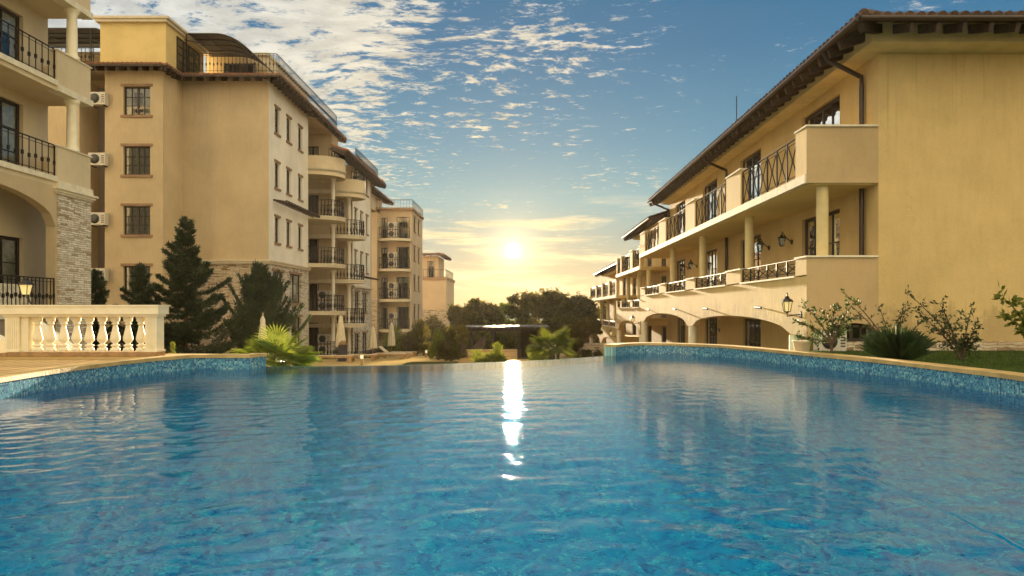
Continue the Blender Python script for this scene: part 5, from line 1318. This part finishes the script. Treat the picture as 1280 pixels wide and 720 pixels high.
# ------------------------------------------------------------------ sun terrace
def parasol(x, y, z0, zt, label, seed, w=.2):
    rng = np.random.RandomState(seed); t = thing('closed_parasol', (x, y, z0), label, 'parasol', 'closed parasols on the sun terrace')
    b = MB(); b.tube([(x, y, z0), (x, y, zt-.02)], .024, 8); b.build('pole', 'teak', t)
    b = MB(); b.lathe([(.26, 0), (.26, .06), (.05, .08), (.05, .3)], (x, y, z0), 16); b.build('base', 'iron', t)
    H = zt-z0; zb = z0+H*.32; n = 32; rows = [(0, 1.0), (.25, .95), (.5, .8), (.78, .52), (.9, .38), (1.0, .05)]
    vs = []; fs = []
    for j, (u, s) in enumerate(rows):
        for k in range(n):
            a = 2*math.pi*k/n; r = w*s*(1+.22*math.cos(8*a+seed)*(1-u)+.05*math.sin(3*a+seed))
            vs.append((x+r*math.cos(a), y+r*math.sin(a), zb+(zt-zb)*u+ (rng.uniform(-.03, .03)+.05*math.cos(8*a) if j == 0 else 0)))
    for j in range(len(rows)-1):
        for k in range(n): fs.append((j*n+k, j*n+(k+1) % n, (j+1)*n+(k+1) % n, (j+1)*n+k))
    b = MB(); b.add(vs, fs, True); b.lathe([(w*.5, 0), (w*.42, .1), (.03, .2)], (x, y, zt-.26), 16); b.build('folded_canopy', 'fabric', t)
    b = MB(); b.lathe([(.03, 0), (.03, .04), (.015, .09)], (x, y, zt-.02), 8); b.build('finial', 'teak', t)
parasol(-9.8, 27, -1.85, .94, 'closed parasol whose top pokes up behind the bright fan palm', 1, .2)
parasol(-10.43, 41, gz(41), .86, 'closed parasol beside the curved balconies, over the first lounger', 2, .26)
parasol(-10.5, 50, gz(50), .04, 'closed parasol in the middle, before the stone base of the second block', 3, .27)
parasol(-10.48, 57, gz(57), .2, 'closed parasol farthest back, nearest the pink block', 4, .27)
def lounger(x, y, label, raised=0, rot=0.0, L=2.05):
    z = gz(y)+.03; t = thing('sun_lounger', (x, y, z), label, 'sun lounger', 'wooden sun loungers on the terrace')
    c, s = math.cos(rot), math.sin(rot)
    def P(u, v, w): return (x+u*c-v*s, y+u*s+v*c, z+w)
    def bx(mb, u0, u1, v0, v1, w0, w1): mb.hexa([Vector(P(*q)) for q in ((u0,v0,w0),(u1,v0,w0),(u1,v1,w0),(u0,v1,w0),(u0,v0,w1),(u1,v0,w1),(u1,v1,w1),(u0,v1,w1))])
    h = .36; f = MB(); bx(f, -L/2, L/2, -.33, -.29, h-.1, h); bx(f, -L/2, L/2, .29, .33, h-.1, h); bx(f, -L/2, -L/2+.05, -.289, .289, h-.1, h); bx(f, L/2-.05, L/2, -.289, .289, h-.1, h); f.build('frame', 'teak', t)
    for u in (-L/2+.15, L/2-.3):
        for v in (-.33, .27):
            l = MB(); bx(l, u, u+.09, v+.002, v+.058, 0, h-.1); l.build('leg', 'teak', t)
    w = MB(); 
    for v in (-.36, .36): w.tube([P(L/2-.18, v-.02, .13), P(L/2-.18, v+.02, .13)], .13, 16)
    w.build('wheels', 'teak', t)
    m = MB(); end = L/2-.7 if raised else L/2-.02; n = 16
    for k in range(n):
        a = -L/2+.06+(end+L/2-.06)*k/n; bx(m, a, a+(end+L/2-.06)/n-.02, -.288, .288, h-.03, h+.01)
    m.build('slats', 'cushion', t)
    if raised:
        m = MB(); a, b2 = Vector(P(end, 0, h)), Vector(P(end+.55, 0, h+.42)); m.beam(a, b2, .56, .04); m.build('backrest', 'cushion', t)
lounger(-10.05, 38.3, 'low wooden lounger nearest the pool, left of the bollard light')
lounger(-9.7, 42.5, 'wooden lounger behind the first one, with fat rear wheels')
lounger(-8.7, 46.5, 'flat wooden lounger just right of the middle parasol')
lounger(-8.75, 49.5, 'flat wooden lounger half behind the one by the middle parasol')
lounger(-9.55, 51.8, 'wooden lounger with its dark backrest raised', 1, 2.9)
lounger(-9.55, 57, 'farthest wooden lounger at the back of the terrace')
def bollard(x, y, label):
    z = gz(y)+.02; t = thing('bollard_light', (x, y, z), label, 'bollard light', 'lit bollard lights on the terrace')
    b = MB(); b.lathe([(.09, 0), (.08, .02), (.07, .32)], (x, y, z), 12); b.build('post', 'base_br', t)
    b = MB(); b.lathe([(.085, .32), (.085, .52)], (x, y, z), 12); b.build('diffuser', 'whiteplastic', t)
    b = MB(); b.lathe([(.1, .52), (.1, .545), (.03, .57)], (x, y, z), 12); b.build('cap', 'base_br', t)
bollard(-8.2, 36.4, 'lit bollard light between the loungers and the pool rim')
bollard(-7.2, 53, 'small lit bollard light at the far right of the terrace')
b = thing('waste_bin', (-10.15, 40.4, gz(40.4)), 'dark upright bin with a rounded brown lid under the parasol', 'bin')
m = MB(); m.box(-10.38, -9.95, 40.2, 40.6, gz(40.4)+.02, gz(40.4)+.95); m.build('body', 'darkfab', b)
m = MB(); m.lathe([(.2, 0), (.22, .06), (.2, .16), (.1, .23), (.01, .25)], (-10.16, 40.4, gz(40.4)+.951), 16); m.build('lid', 'brownlid', b)
# pergola with flat roof
def pergola():
    z = gz(52); t = thing('pergola', (-1.2, 52, z), 'long flat-roofed dark pergola below the trees', 'pergola'); zt = -.2
    for x in (-4.0, -2.2, -.4, 1.45):
        for y in (50, 55): b = MB(); b.box(x-.08, x+.08, y-.08, y+.08, z-.3, zt-.14); b.build('post', 'wood_dark', t)
    for y in (50, 55): b = MB(); b.box(-4.3, 1.7, y-.07, y+.07, zt-.14, zt+.02); b.build('beam', 'wood_dark', t)
    b = MB()
    for k in range(16): b.box(-4.2+k*.385, -4.1+k*.385, 49.7, 55.3, zt+.022, zt+.12)
    b.build('rafters', 'wood_dark', t)
    b = MB(); b.box(-4.35, -.3, 49.6, 55.4, zt+.122, zt+.17); b.box(-.28, 1.75, 49.6, 55.4, zt+.122, zt+.2); b.build('roof_sheet', 'canopy', t)
    b = MB(); b.box(-.2, 1.6, 54.9, 54.98, z-.2, zt-.15); b.build('back_screen', 'wood_dark', t)
pergola()
b = MB()
for k in range(5): b.box(-3.4, -.4, 37+k*1.1, 38.1+k*1.1-.01, gz(38)-.1, gz(38)+.12+k*.09)
tag(b.build('timber_steps', 'deck'), 'broad brown timber steps leading to the pergola', 'steps')
b = MB(); b.beam((-3.6, 47, -2.0), (-2.6, 47, -.75), .12, .5); b.box(-2.7, -2.5, 46.8, 47.2, -2.5, -.7); tag(b.build('garden_slide', 'wood_dark'), 'dark leaning timber frame under the left end of the pergola', 'timber frame')
b = MB(); b.box(2.2, 5.2, 44, 44.4, -3, -1.0); b.box(2.15, 5.25, 43.95, 44.45, -1.0, -.92); tag(b.build('garden_wall', 'stone'), 'low brown stone garden wall before the far arches', 'wall')

# ------------------------------------------------------------------ haze
hm = bpy.data.materials.new('haze_air'); hm.use_nodes = True; T = NT(hm.node_tree); T.n.clear()
vo = T.new('ShaderNodeVolumePrincipled'); vo.inputs['Color'].default_value = (1, .93, .8, 1); vo.inputs['Density'].default_value = .00006; vo.inputs['Anisotropy'].default_value = .55
om = T.new('ShaderNodeOutputMaterial'); T.link(vo.outputs[0], om.inputs['Volume'])
M['haze'] = hm
g = MB(); g.box(-320, 320, -45, 650, -40, 22); tag(g.build('haze', 'haze'), kind='stuff')
